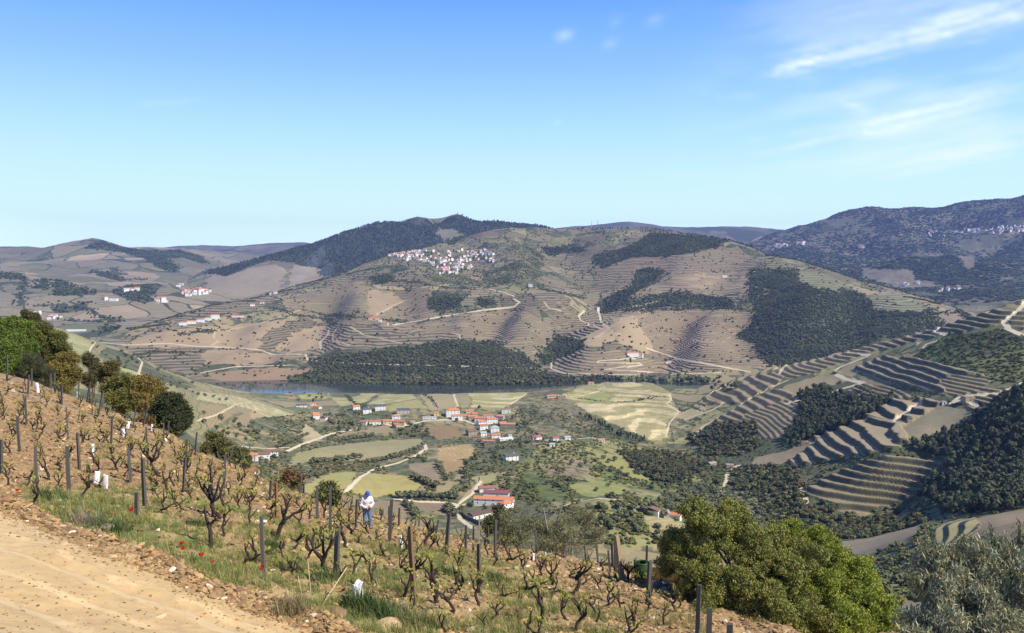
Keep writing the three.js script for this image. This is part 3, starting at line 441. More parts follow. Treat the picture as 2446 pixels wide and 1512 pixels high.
// hills up the side valley on the left
const leftHills = new Land({
  k0: -.70, k1: -.20, nu: 260, rows: [[2250, 8200, 260]], scale: 1500,
  relief: (x, D) => gullyNoise(x, D, 75, 520) * smooth(2700, 3600, D) + gullyNoise(x, D, 16, 120) * smooth(2500, 2900, D),
  seen: [[0, 588, 6500], [60, 584, 6500], [140, 592, 6400], [180, 590, 6400], [235, 569, 6200], [205, 583, 6250], [268, 582, 6250], [300, 592, 6400], [350, 600, 6600], [430, 597, 6800], [500, 612, 6800], [560, 604, 7200], [100, 760, 3000], [0, 660, 3800], [250, 680, 4000], [300, 720, 3300], [200, 792, 2600], [150, 640, 5000], [400, 650, 5200], [500, 640, 5600], [350, 690, 3900], [450, 700, 3700], [280, 800, 2500], [0, 745, 2900], [120, 700, 3500], [350, 775, 2750], [60, 620, 5600]],
  hidden: [[-50, 8000, 250], [300, 8100, 300], [600, 8100, 350], [700, 6000, 150], [700, 4500, 60], [-50, 2300, 60], [250, 2300, 40], [600, 3000, 20], [700, 3000, -20]],
});
leftHills.warp = 18; leftHills.tint = [.95, .97]; leftHills.map(-4200, -500, 2200, 8300, 2048);
const leftPatch = (x, D, h) => { const [r, e, q] = holding(x, D, 210); if (e < 9 && q > .4) return [hedge, 1]; return [r < .42 ? { c: [.28, .22, .15], d: [.21, .175, .115], v: .4, step: 7, bank: .35, b: [.13, .115, .075], bt: .55 } : r < .66 ? { c: [.23, .185, .125], d: [.15, .135, .085], v: .4, step: 6, bank: .4, b: [.09, .09, .055], bt: .7 } : r < .82 ? { c: [.33, .245, .165], v: .25 } : r < .92 ? tones[4] : { c: [.17, .16, .08], d: [.12, .12, .06], v: .3 }, .85 + .3 * q]; };
{
  const v = leftHills, w = v.wood = v.style({ c: [.045, .055, .03], d: [.07, .075, .04], v: .5, rough: 5 });
  for (const s of ['200 592 235 575 300 592 350 600 430 597 480 610 490 632 440 615 350 620 280 600', '350 620 390 610 430 640 420 650 380 640', '270 690 330 682 375 680 360 720 340 725 290 705', '130 665 200 690 230 702 180 705 130 708', '0 650 40 655 75 668 40 668 0 664', '90 670 120 668 110 690 85 692', '225 645 280 660 290 672 240 660', '240 778 290 780 260 800 235 798', '120 735 200 725 195 740 140 748']) v.poly(w, s);
  const g = v.hedge = v.style(hedge); for (const s of ['50 665 55 690 40 720 45 730', '155 765 250 770 300 768', '200 730 240 755 280 768', '270 640 285 670', '285 668 350 667', '90 730 140 725 160 735']) v.line(g, 22, s);
}
// the mountain on the right, far up the river
const mountain = new Land({
  k0: .24, k1: .72, nu: 260, rows: [[3200, 9400, 230]], scale: 1700,
  relief: (x, D) => gullyNoise(x, D, 190, 620) * smooth(3900, 5500, D) + gullyNoise(x, D, 46, 170) * smooth(3500, 4300, D) + gullyNoise(x, D, 14, 50),
  seen: [[1795, 580, 7300], [1870, 551, 7600], [1960, 521, 7800], [2010, 501, 7900], [2060, 491, 8000], [2110, 483, 8000], [2230, 489, 8000], [2290, 481, 8000], [2350, 468, 8000], [2400, 471, 8000], [2446, 461, 8000], [1800, 600, 6900], [1900, 640, 5500], [2000, 620, 6000], [2100, 560, 7000], [2300, 560, 6800], [2446, 560, 6500], [2446, 640, 5200], [2200, 660, 4800], [2150, 626, 5100], [2250, 613, 5200], [2330, 690, 4300], [2200, 700, 4000], [2400, 720, 3600], [1980, 560, 7100], [2200, 540, 7200], [2060, 640, 5300]],
  hidden: [[1700, 7500, 250], [1750, 6000, 80], [1850, 4500, 40], [2000, 3600, 20], [2446, 3250, 60], [2100, 3300, 10], [1900, 9300, 300], [2300, 9300, 500], [2446, 9300, 500], [2200, 5900, 260], [2446, 5900, 330]],
});
mountain.warp = 40; mountain.map(900, 6800, 3100, 9500, 1024);
const mountPatch = (x, D, h) => { const [r, e, q] = holding(x, D, 260); return [r < .55 ? { c: [.055, .064, .034], d: [.13, .115, .07], t0: .44, t1: .66, v: .5, rough: 6 } : r < .8 ? { c: [.09, .09, .05], d: [.15, .13, .085], v: .4, rough: 4 } : { c: [.105, .098, .062], d: [.07, .074, .042], v: .35 }, .9 + .2 * q]; };
{
  const v = mountain; v.wood = v.style({ c: [.036, .045, .025], d: [.05, .06, .03], v: .5, rough: 5 }); v.poly(v.wood, '2085 640 2150 625 2200 615 2285 610 2310 640 2340 655 2330 680 2250 680 2180 668 2120 648');
  v.poly({ c: [.15, .13, .095] }, '2060 640 2180 645 2185 668 2230 672 2240 685 2150 690 2060 660'); v.poly({ c: [.13, .115, .085] }, '2290 610 2330 612 2330 640 2300 640');
}
// the farthest ridges
const ridge = (px0, px1, seen, seed) => new Land({ k0: (px0 - CX) / F, k1: (px1 - CX) / F, nu: 160, rows: [[8400, 12500, 60]], scale: 2500, relief: (x, D) => gullyNoise(x + seed, D, 70, 500), seen, hidden: [[px0, 8400, 100], [px1, 8400, 100], [(px0 + px1) / 2, 8400, 120], [px0, 12500, 150], [px1, 12500, 150], [(px0 + px1) / 2, 12500, 150]] });
const ridgeLeft = ridge(330, 1000, [[400, 592, 10000], [480, 588, 10000], [560, 590, 10000], [640, 586, 10200], [720, 584, 10300], [800, 588, 10200], [560, 612, 9000], [700, 610, 9000]], 0);
const ridgeRight = ridge(1250, 2050, [[1350, 545, 10000], [1430, 540, 10000], [1470, 534, 10000], [1506, 530, 10000], [1550, 540, 10000], [1640, 546, 10200], [1760, 551, 10300], [1860, 552, 10300], [1950, 552, 10300], [1500, 560, 9200], [1700, 575, 9000], [1850, 580, 9000]], 400);
const ridgePatch = (x, D) => { const [r, , q] = holding(x, D, 300); return [r < .5 ? { c: [.08, .082, .055], d: [.13, .115, .085], v: .3 } : r < .8 ? { c: [.05, .06, .036] } : { c: [.18, .15, .115] }, .9 + .2 * q]; };
ridgeLeft.map(-5700, -1000, 8300, 12600, 512); ridgeRight.map(0, 5300, 8300, 12600, 512);

cut(valley);
const valleyPatch = (x, D) => { const [r, e, q] = holding(x, D, 70); return [e < 3 && q > .5 ? hedge : r < .3 ? { c: [.11, .115, .05], d: [.19, .155, .085] } : r < .55 ? { c: [.24, .19, .11], d: [.2, .16, .09] } : r < .8 ? { c: [.16, .155, .065], d: [.22, .19, .09], spot: .15 } : { c: [.075, .08, .04] }, .9 + .25 * q]; };
const SPLIT = 496;                                                 // the column where the shelf hands over to the right-hand spur
valley.mesh('valley_slope', valley.maps[0], paint(valley, valley.maps[0], { bump: 9, patch: valleyPatch }), 0, SPLIT + 2, 2).userData.kind = 'structure';
valley.mesh('terraced_hillside', valley.maps[1], paint(valley, valley.maps[1], { bump: 9, patch: valleyPatch }), SPLIT, valley.nu, 1, 40).userData.kind = 'structure';
far.mesh('vineyard_hill', far.maps[0], paint(far, far.maps[0], { bump: 10, patch: farPatch }), 0, far.nu, 1).userData.kind = 'structure';
woodHill.mesh('wooded_hill', woodHill.maps[0], paint(woodHill, woodHill.maps[0], { bump: 12, patch: farPatch }), 0, woodHill.nu, 1).userData.kind = 'structure';
leftHills.mesh('hills', leftHills.maps[0], paint(leftHills, leftHills.maps[0], { bump: 12, patch: leftPatch }), 0, leftHills.nu, 1).userData.kind = 'structure';
mountain.mesh('mountain', mountain.maps[0], paint(mountain, mountain.maps[0], { bump: 16, patch: mountPatch }), 0, mountain.nu, 1).userData.kind = 'structure';
for (const r of [ridgeLeft, ridgeRight]) r.mesh('mountain_ridge', r.maps[0], paint(r, r.maps[0], { patch: ridgePatch }), 0, r.nu, 1).userData.kind = 'structure';
{ // the river
  const g = new THREE.PlaneGeometry(7000, 1800, 1, 1); g.rotateX(-Math.PI / 2); g.translate(0, 0, -2300);
  const n = 256, d = new Uint8Array(n * n); for (let j = 0; j < n; j++) for (let i = 0; i < n; i++) { const w = (x, y) => fbm(x * .12, y * .3, 3); const a = i / n; d[j * n + i] = 255 * lerp(w(i, j), w(i - n, j), a); }
  const t = new THREE.DataTexture(d, n, n, THREE.RedFormat); t.magFilter = THREE.LinearFilter; t.wrapS = t.wrapT = THREE.RepeatWrapping; t.repeat.set(90, 24); t.needsUpdate = true;
  put('river', g, new THREE.MeshPhysicalMaterial({ specularIntensity: .55, color: rgb(.03, .042, .036), roughness: .06, bumpMap: t, bumpScale: .004 })).userData.kind = 'structure';
}

// ───────────────────────── trees of the middle distance ─────────────────────────
// a crown of leafy facets spread through a rounded volume, about 1 m across and 1 m high, standing on y = 0
function crownGeo(seed, { n = 90, size = .2, lobes = 5, low = .12, wide = .5, tall = 1, cone = 0, core = .55 } = {}) {
  const r = rng(seed), L = [];
  for (let i = 0; i < lobes; i++) { const a = i / lobes * 6.283 + r(), q = i ? .2 * (1 - cone * .5) : 0; L.push([Math.cos(a) * q * wide * 2, low + (tall - low) * (i ? .3 + .4 * r() : .56), Math.sin(a) * q * wide * 2, i ? .55 + .2 * r() : .85]); }
  const pos = [], nor = [], col = [];
  for (let i = 0; i < n; i++) {
    const l = L[(r() * lobes) | 0], u = r() * 2 - 1, a = r() * 6.283, s = Math.sqrt(1 - u * u), k = core + (1 - core) * r();
    const N = [s * Math.cos(a), u, s * Math.sin(a)], hy = (tall - low) * .5;
    let y = l[1] + N[1] * hy * l[3] * k; y = clamp(y, low * .6, tall); const shr = 1 - cone * clamp((y - low) / (tall - low)) * .85;
    const c = [l[0] * shr + N[0] * wide * l[3] * k * shr, y, l[2] * shr + N[2] * wide * l[3] * k * shr], g = .8 + .4 * r();
    const t1 = new THREE.Vector3(r() - .5, r() - .5, r() - .5).normalize(), nn = new THREE.Vector3(N[0] + (r() - .5) * .9, N[1] + .3 + (r() - .5) * .9, N[2] + (r() - .5) * .9).normalize();
    const e1 = t1.cross(nn).normalize(), e2 = new THREE.Vector3().crossVectors(nn, e1), S = size * (.7 + .6 * r());
    for (let q = 0; q < 3; q++) { const b = q * 2.094 + r() * .5; pos.push(c[0] + (e1.x * Math.cos(b) + e2.x * Math.sin(b)) * S, c[1] + (e1.y * Math.cos(b) + e2.y * Math.sin(b)) * S, c[2] + (e1.z * Math.cos(b) + e2.z * Math.sin(b)) * S); nor.push(nn.x, nn.y, nn.z); col.push(g, g, g); }
  }
  const g = new THREE.BufferGeometry(); g.setAttribute('position', new THREE.Float32BufferAttribute(pos, 3)); g.setAttribute('normal', new THREE.Float32BufferAttribute(nor, 3)); g.setAttribute('color', new THREE.Float32BufferAttribute(col, 3)); return g;
}
const LEAF = { vertexColors: true, side: THREE.DoubleSide };
const mOak = mat(.075, .096, .036, .9, LEAF), mPine = mat(.058, .078, .03, .9, LEAF), mOlive = mat(.135, .145, .065, .85, LEAF), mBush = mat(.10, .13, .04, .9, LEAF), mTrunk = mat(.09, .07, .05);
const crowns = [1, 2, 3].map(s => crownGeo(s, { n: 80, size: .2 })), pineCrowns = [4, 5].map(s => crownGeo(s, { n: 80, size: .17, cone: .55, wide: .38, low: .15 })), lowCrowns = [6, 7].map(s => crownGeo(s, { n: 60, size: .24, low: 0, tall: .7, lobes: 4 }));
const M4 = new THREE.Matrix4(), Q = new THREE.Quaternion(), UPV = new THREE.Vector3(0, 1, 0), V = (x, y, z) => new THREE.Vector3(x, y, z);
// trees that read as one mass: instances, a few variants side by side under one name
function mass(name, label, category, geos, material, list, seed = 5) {
  const g = thing(name, label, category, null); g.userData.kind = 'stuff'; const r = rng(seed), per = geos.map(() => []);
  for (const t of list) per[(r() * geos.length) | 0].push(t);
  per.forEach((L, i) => {
    if (!L.length) return; const im = new THREE.InstancedMesh(geos[i], material, L.length); im.name = 'crowns'; im.castShadow = im.receiveShadow = true; im.userData.kind = 'stuff';
    L.forEach(([x, y, z, w, h, tone = 1, warm = 0], q) => { Q.setFromAxisAngle(UPV, r() * 6.283); M4.compose(V(x, y, z), Q, V(w * (.85 + .3 * r()), h, w * (.85 + .3 * r()))); im.setMatrixAt(q, M4); const k = tone * (.6 + .8 * r()); im.setColorAt(q, rgb(k * (1 + warm * r()), k, k * (1 - .4 * warm * r()))); });
    g.add(im);
  });
  return g;
}
function scatter(land, id, spacing, seed, box) {
  const r = rng(seed), out = []; const m0 = box ? { x0: box[0], x1: box[1], D0: box[2], D1: box[3] } : null;
  for (const m of m0 ? [m0] : [land.maps[0]]) { const n = (m.x1 - m.x0) * (m.D1 - m.D0) / (spacing * spacing); for (let i = 0; i < n; i++) { const x = lerp(m.x0, m.x1, r()), D = lerp(m.D0, m.D1, r()); if (x / D < land.k0 || x / D > land.k1 || D < land.D[0]) continue; const wq = land.warp * 2.4; if (land.idAt(x + (fbm(x * .03, D * .03, 3) - .5) * wq * 2 + (r() - .5) * wq, -D + (fbm(x * .03 + 30, D * .03, 3) - .5) * wq * 2 + (r() - .5) * wq) === id) out.push([x, land.height(x, -D), -D]); } }
  return out;
}
const grow = (L, h0, h1, asp, seed, warm = 0, sink = .4) => { const r = rng(seed); return L.map(([x, y, z]) => { const h = lerp(h0, h1, r() * r() * .6 + r() * .4), w = h * asp * (.8 + .5 * r()); return [x, y - sink, z, w, h, .55 + .9 * fbm(x * .02, z * .02, 3), warm]; }); };
mass('riverside_wood', 'dense dark wood and shrub patches on the hill across the river', 'woodland', crowns, mOak, grow(scatter(far, far.wood, 6.2, 11), 3.5, 9, 1.0, 12, .25));
mass('scrub', 'patchy green scrub among the vineyards of the far hill', 'scrub', lowCrowns, mBush, grow(scatter(far, far.scrub, 8.5, 13), 2.5, 5.5, 1.3, 14, .4));
mass('hedgerow', 'lines of small trees beside the roads of the far hill', 'hedgerow', crowns, mOak, grow(scatter(far, far.hedge, 5.5, 15), 3, 6, 1.0, 16, .2));
mass('pine_forest', 'dark pine forest covering the ridge behind the hilltop village', 'forest', pineCrowns, mPine, grow(scatter(woodHill, woodHill.wood, 15, 17), 10, 19, .75, 18, .1, 2));
mass('distant_wood', 'dark woods on the hazy hills up the side valley', 'woodland', crowns, mOak, grow(scatter(leftHills, leftHills.wood, 15, 19), 6, 13, 1.2, 20));
mass('distant_hedgerow', 'dark hedge lines dividing the hazy fields up the side valley', 'hedgerow', crowns, mOak, grow(scatter(leftHills, leftHills.hedge, 15, 21), 5, 10, 1.2, 22));
{
  const r = rng(23), L = []; for (let i = 0; i < 60000; i++) { const D = lerp(3600, 8400, r()), x = D * lerp(.27, .66, r()); const id = mountain.idAt(x, -D); if (id === mountain.wood ? r() < .9 : id === 0 && fbm(x * .004 + 3, D * .004, 3) + .5 * r() > .74) L.push([x, mountain.height(x, -D), -D]); }
  mass('mountain_forest', 'hazy forest on the mountain beyond the river bend', 'forest', crowns, mPine, grow(L, 6, 11, 2.2, 24, .1, 2));
}
const B3 = [60, 1260, 450, 1500];
mass('pine_wood', 'dark pine wood climbing the right-hand valley side', 'woodland', [...pineCrowns, crowns[0]], mPine, grow(scatter(valley, valley.pine, 4.6, 25, B3), 7, 14, .72, 26, .2));
mass('evergreen_scrub', 'low evergreen scrub on the crest above the terraces', 'scrub', lowCrowns, mBush, grow(scatter(valley, valley.scrub, 4.6, 27, B3), 1.8, 4.2, 1.35, 28, .3).map(t => (t[5] *= .72, t)));
mass('valley_thicket', 'thicket of trees along the creek at the foot of the terraces', 'woodland', [...crowns, lowCrowns[0]], mOak, grow(scatter(valley, valley.low, 5, 29, [60, 900, 500, 1300]), 3.5, 9, .95, 30, .5));
mass('dark_olive_grove', 'dense grove of grey olive trees behind the bush', 'olive grove', crowns, mOlive, grow(scatter(valley, valley.grove, 8.2, 31, [60, 500, 500, 1000]), 4, 6.6, 1.15, 32));
mass('field_hedge', 'bushy hedge lines between the valley fields', 'hedge', lowCrowns, mOak, grow(scatter(valley, valley.hedge, 2.6, 33, [-400, 420, 600, 1800]), 1.6, 3.2, 1.1, 34, .3));
{ // bushes strewn over the valley floor
  const r = rng(35), L = [], A = pts('600 1000 860 960 1000 1030 1120 1050 1260 960 1400 985 1560 1060 1740 1090 1760 1200 1640 1300 1300 1300 1130 1130 1100 1240 760 1240 600 1130');
  const inside = (x, y) => { let c = false; for (let i = 0, j = A.length - 1; i < A.length; j = i++) if ((A[i][1] > y) !== (A[j][1] > y) && x < (A[j][0] - A[i][0]) * (y - A[i][1]) / (A[j][1] - A[i][1]) + A[i][0]) c = !c; return c; };
  for (let i = 0; i < 15000; i++) { const px = lerp(600, 1780, r()), py = lerp(960, 1300, r()); if (!inside(px, py) || vn(px * .03, py * .06) < .42) continue; const p = valley.hit(px, py), st = valley.styles[valley.idAt(p[0], p[2])]; if (st && !st.spot) continue; L.push(p); }
  mass('valley_bushes', 'low bushes strewn over the meadows and terraces of the valley floor', 'bushes', lowCrowns, mBush, grow(L, 1.2, 4.2, 1.3, 36, .5, .2));
  const L2 = []; for (let i = 0; i < 4800; i++) { const p = valley.hit(lerp(1640, 2446, r()), lerp(900, 1440, r())), st = valley.styles[valley.idAt(p[0], p[2])]; if (st?.spot) L2.push(p); }
  mass('slope_bushes', 'bushes on the rough ground between the right-hand terraces', 'bushes', lowCrowns, mBush, grow(L2, 1.5, 4, 1.2, 37, .4, .2));
}
{ // the taller, lighter trees at the water's edge, and trees between the village houses
  const r = rng(44), L = [], K = []; for (let i = 0; i < 900; i++) { const p = far.hit(lerp(690, 1300, r()), lerp(900, 922, r())); L.push(p); } for (let i = 0; i < 160; i++) L.push(far.hit(lerp(1300, 1720, r()), lerp(902, 916, r())));
  mass('bank_trees', 'taller lighter green trees along the far river bank', 'trees', crowns, mOak, grow(L, 7, 14, .95, 45, .35));
  for (let i = 0; i < 420; i++) K.push(far.hit(lerp(925, 1190, r()), lerp(585, 662, r()))); mass('village_trees', 'small trees and gardens among the houses of the hilltop village', 'trees', crowns, mOak, grow(K, 3.5, 8, 1.1, 46, .2));
  const S = []; for (let i = 0; i < 240; i++) { const px = lerp(1380, 1860, r()); S.push(far.hit(px, lerp(545, 575, r() * r()))); } mass('ridge_trees', 'dark trees standing along the skyline of the far hill', 'trees', pineCrowns, mPine, grow(S.filter(p => p[1] > 300), 8, 16, .7, 47));
}
{ // single small trees and bushes dotted over the far hill
  const r = rng(39), L = []; for (let i = 0; i < 17000; i++) { const px = lerp(300, 2250, r()), py = lerp(545, 900, Math.pow(r(), 1.3)); if (vn(px * .05, py * .12) < .5) continue; const p = far.hit(px, py), st = far.styles[far.idAt(p[0], p[2])]; if (st && (st.sharp || r() < .6)) continue; L.push(p); }
  mass('hillside_trees', 'small dark trees and bushes dotted between the vineyards of the far hill', 'trees', crowns, mOak, grow(L, 3, 8, 1.1, 38, .3));
}
// single trees one can tell apart
const trunkGeo = (() => { const g = new THREE.CylinderGeometry(.035, .06, .5, 6, 1); g.translate(0, .2, 0); return g; })();
const proto = {};
for (const [kind, gs, m] of [['olive_tree', crowns.map((_, i) => crownGeo(50 + i, { n: 150, size: .16, low: .2, wide: .52 })), mOlive], ['pine_tree', pineCrowns, mPine], ['oak_tree', crowns.map((_, i) => crownGeo(60 + i, { n: 150, size: .16, low: .12 })), mOak]])
  proto[kind] = gs.map(g => { const o = new THREE.Group(); put('trunk', trunkGeo, mTrunk, o); put('crown', g, m, o); return o; });
const rT = rng(41);
function tree(kind, p, h, asp, label, group, cat) { const o = proto[kind][(rT() * proto[kind].length) | 0].clone(); o.name = numbered(kind); scene.add(o); tag(o, label, cat ?? kind.replace('_', ' '), group); o.position.set(p[0], p[1] - .15, p[2]); o.rotation.y = rT() * 6.28; const w = h * asp; o.scale.set(w * (.9 + .2 * rT()), h * (.9 + .2 * rT()), w * (.9 + .2 * rT())); return o; }
function rowOf(kind, s, n, h, asp, label, group, jit = 0) { const P = pts(s), len = [0]; for (let i = 1; i < P.length; i++) len.push(len[i - 1] + Math.hypot(P[i][0] - P[i - 1][0], P[i][1] - P[i - 1][1])); const made = []; for (let q = 0; q < n; q++) { const d = len.at(-1) * (n > 1 ? q / (n - 1) : 0); let i = 1; while (i < P.length - 1 && len[i] < d) i++; const t = (d - len[i - 1]) / (len[i] - len[i - 1]); made.push(tree(kind, valley.hit(lerp(P[i - 1][0], P[i][0], t) + (rT() - .5) * jit, lerp(P[i - 1][1], P[i][1], t) + (rT() - .5) * jit * .5), h * (.8 + .4 * rT()), asp, label, group)); } byTurn(made, label); }
function groveOf(kind, x0, x1, y0, y1, n, h, asp, label, group) { const made = []; for (let q = 0; q < n; q++) made.push(tree(kind, valley.hit(lerp(x0, x1, rT()), lerp(y0, y1, rT())), h * (.7 + .6 * rT()), asp, label, group)); byTurn(made, label); }
function byTurn(made, label) { made.sort((a, b) => seenAt(a.position.toArray())[0] - seenAt(b.position.toArray())[0]).forEach((o, i) => { o.userData.label = label + ', ' + sideways(i, made.length); }); }
function sideways(i, n) { return i === 0 ? 'leftmost' : i === n - 1 ? 'rightmost' : i < n / 2 ? (ORD[i] ?? 'farther in') + ' from the left' : (ORD[n - 1 - i] ?? 'farther in') + ' from the right'; }
const OL = (s, n, h, where, jit) => rowOf('olive_tree', s, n, h * 1.45, 1.15, 'round olive tree ' + where, 'olive trees ' + where, jit);
OL('747 1108 781 1104 829 1099 862 1094', 9, 4.4, 'in the row below the long pale field'); OL('880 1106 928 1099 970 1087 1010 1066', 13, 4.2, 'in the row along the bending farm road'); OL('664 1070 700 1056 735 1040', 13, 4, 'in the row under the brown hill vineyard');
OL('790 1056 840 1050 892 1042', 12, 4, 'in the row above the long pale field', 3); OL('700 1150 740 1142 772 1134 800 1122', 12, 4.2, 'on the red bank left of the yellow fields', 6); OL('985 1142 1010 1152 1040 1166', 8, 4.2, 'along the right edge of the yellow meadow', 3); OL('1045 1110 1056 1132 1068 1148', 8, 4, 'between the two ploughed plots', 3);
OL('1118 1116 1115 1140 1108 1166 1080 1188', 16, 4.6, 'in the belt beside the ochre fields', 6); OL('955 1190 1010 1188 1090 1192', 11, 4.2, 'in the row above the farm track', 4); OL('965 1206 985 1222 1002 1240', 8, 4.4, 'left of the track to the farm', 6); OL('1062 1214 1088 1236', 8, 4.2, 'beside the farm junction', 12); OL('2048 930 2085 944 2126 958', 12, 4.2, 'in the row crossing the right-hand terraces', 3);
const G = (a, b, c, d, n, h, where) => groveOf('olive_tree', a, b, c, d, n, h * 1.4, 1.15, 'grey olive tree ' + where, 'olive trees ' + where);
G(940, 1022, 1014, 1046, 22, 4.4, 'in the grove below the middle houses'); G(775, 872, 990, 1032, 26, 4, 'in the grove left of the middle houses'); G(1215, 1290, 985, 1062, 24, 3.8, 'on the slope right of the village'); G(1130, 1210, 1056, 1116, 16, 3.8, 'around the lone white house'); G(1300, 1500, 1080, 1190, 34, 3.8, 'scattered over the green valley floor'); G(1380, 1612, 1210, 1292, 40, 3.6, 'on the grassy knoll'); rowOf('olive_tree', '212 812 250 850 300 880', 9, 4.6, 1.15, 'olive tree in the upper row of the left spur', 'upper olive row of the left spur', 6); rowOf('olive_tree', '330 905 420 925 480 945 540 958', 14, 4.6, 1.15, 'olive tree in the long row across the left spur', 'long olive row of the left spur', 8); G(480, 620, 985, 1055, 16, 3.2, 'on the brown face of the left spur'); G(350, 470, 880, 945, 18, 4, 'on the left spur above the round dark oak'); G(2090, 2240, 1325, 1420, 22, 3.2, 'on the rough slope right of the bush'); G(690, 770, 938, 962, 10, 3.6, 'near the river bank houses');
rowOf('pine_tree', '1392 995 1430 1015 1480 1040 1540 1058', 34, 9, .6, 'dark pine in the belt beside the domed vineyard', 'pines beside the domed vineyard', 14);
groveOf('oak_tree', 262, 345, 838, 876, 20, 5.5, .95, 'dark oak in the clump on the left spur', 'oaks on the left spur'); groveOf('oak_tree', 1700, 1760, 915, 935, 8, 9, .7, 'tall dark tree at the river bend', 'trees at the river bend'); groveOf('oak_tree', 1100, 1330, 1150, 1235, 22, 4, 1, 'dark green oak on the terraces behind the farm', 'oaks behind the farm'); groveOf('oak_tree', 1540, 1720, 1080, 1170, 26, 6, .9, 'dark oak along the valley creek', 'oaks along the creek');
groveOf('oak_tree', 515, 640, 1015, 1055, 14, 3.6, 1.1, 'dark bush on the brown hill of the left spur', 'bushes on the brown hill');
for (const [x, y, h, w, l] of [[1091, 1008, 8, .8, 'bright green tree in front of the big white house'], [1144, 978, 8, .9, 'dark round tree behind the orange roofs'], [1078, 942, 6, .9, 'dark bush on the field edge near the yellow boat'], [748, 962, 9, .6, 'dark pointed tree by the first orange roof'], [1036, 1048, 4, 1, 'bright green bush at the road bend'], [654, 1094, 5, .9, 'dark tree at the end of the long farmhouse'], [560, 1010, 5, 1, 'lone dark bush on the brown hill vineyard']]) tree('oak_tree', valley.hit(x, y), h, w, l, null, 'tree');

// ───────────────────────── houses ─────────────────────────
const WHITE = [.80, .79, .76], CREAM = [.66, .55, .38], STONE = [.34, .28, .21], GREY = [.42, .42, .41], ORANGE = [.52, .215, .10], TILE = [.40, .17, .09], BROWN = [.20, .11, .085], SLATE = [.10, .10, .11], PINK = [.38, .19, .14];
const cache = new Map(), M = (c, r = .9) => { const k = c.join() + r; if (!cache.has(k)) cache.set(k, mat(...c, r)); return cache.get(k); };
const mPane = mat(.03, .035, .045, .25), mDoor = mat(.10, .055, .03, .7);
const box = (x0, x1, y0, y1, z0, z1) => { const g = new THREE.BoxGeometry(x1 - x0, y1 - y0, z1 - z0); g.translate((x0 + x1) / 2, (y0 + y1) / 2, (z0 + z1) / 2); return g; };
function solid(corners, faces) { const g = new THREE.BufferGeometry(); const p = []; for (const f of faces) for (let i = 1; i + 1 < f.length; i++) for (const k of [f[0], f[i], f[i + 1]]) p.push(...corners[k]); g.setAttribute('position', new THREE.Float32BufferAttribute(p, 3)); g.computeVertexNormals(); return g; }
function wallGeo(w, d, h, rise, roof) { // walls with their gables, reaching 3 m into the slope
  const a = w / 2, b = d / 2, c = [[-a, -3, b], [a, -3, b], [a, -3, -b], [-a, -3, -b], [-a, h, b], [a, h, b], [a, h, -b], [-a, h, -b]]; const f = [[0, 1, 5, 4], [2, 3, 7, 6]];
  if (roof === 'gable') { c.push([a, h + rise, 0], [-a, h + rise, 0]); f.push([1, 2, 6, 8, 5], [3, 0, 4, 9, 7]); } else f.push([1, 2, 6, 5], [3, 0, 4, 7], [4, 5, 6, 7]);
  return solid(c, f);
}
function roofGeo(w, d, h, rise, roof, o = .45, t = .22) {
  const a = w / 2 + o, b = d / 2 + o, s = rise / (d / 2), y = h - o * s + .06, top = h + rise + .06;
  if (roof === 'flat') return box(-w / 2 - .15, w / 2 + .15, h + .01, h + .3, -d / 2 - .15, d / 2 + .15);
  const hip = roof === 'hip' ? Math.min(a * .8, b) : 0, c = [[-a, y, b], [a, y, b], [a, y, -b], [-a, y, -b], [-a + hip, top, 0], [a - hip, top, 0]], n = c.length; for (let i = 0; i < n; i++) c.push([c[i][0], c[i][1] + t, c[i][2]]);
  return solid(c, [[6, 7, 11, 10], [8, 9, 10, 11], [7, 8, 11], [9, 6, 10], [1, 0, 4, 5], [3, 2, 5, 4], [2, 1, 5], [0, 3, 4], [0, 1, 7, 6], [1, 2, 8, 7], [2, 3, 9, 8], [3, 0, 6, 9]]);
}
function house(land, px, py, label, { w = 12, d = 8, h = 5, yaw = 0, roof = 'gable', rc = ORANGE, wc = WHITE, rise, win = 2, floors, chimney = false, door = true, name = 'house', cat = 'house', group, lift = 0 } = {}) {
  const p = land.hit(px, py), g = thing(name, label, cat, group); g.position.set(p[0], p[1] + lift, p[2]); g.rotation.y = yaw * Math.PI / 180; rise ??= d * .2;
  put('wall', wallGeo(w, d, h, rise, roof), M(wc), g); const rf = put('roof', roofGeo(w, d, h, rise, roof), M(rc, .85), g);
  if (chimney) put('chimney', box(w * .22, w * .22 + .8, h + rise * .4, h + rise + 1.1, -.4, .4), M(WHITE), rf);
  floors ??= h > 4.6 ? 2 : 1; const fh = h / floors;
  for (let f = 0; f < floors; f++) for (let i = 0; i < win; i++) { if (f === 0 && door && i === (win >> 1)) continue; const x = (i + .5) / win * w - w / 2; put('window', box(x - .5, x + .5, f * fh + fh * .4, f * fh + fh * .4 + 1.25, d / 2 - .1, d / 2 + .04), mPane, g); }
  if (door && win) { const x = ((win >> 1) + .5) / win * w - w / 2; put('door', box(x - .55, x + .55, 0, 2.1, d / 2 - .1, d / 2 + .05), mDoor, g); }
  if (win) for (let f = 0; f < floors; f++) for (const z of [-d * .2, d * .2]) put('window', box(w / 2 - .1, w / 2 + .04, f * fh + fh * .4, f * fh + fh * .4 + 1.2, z - .45, z + .45), mPane, g);
  return g;
}
const H = (px, py, label, o) => house(valley, px, py, label, o);
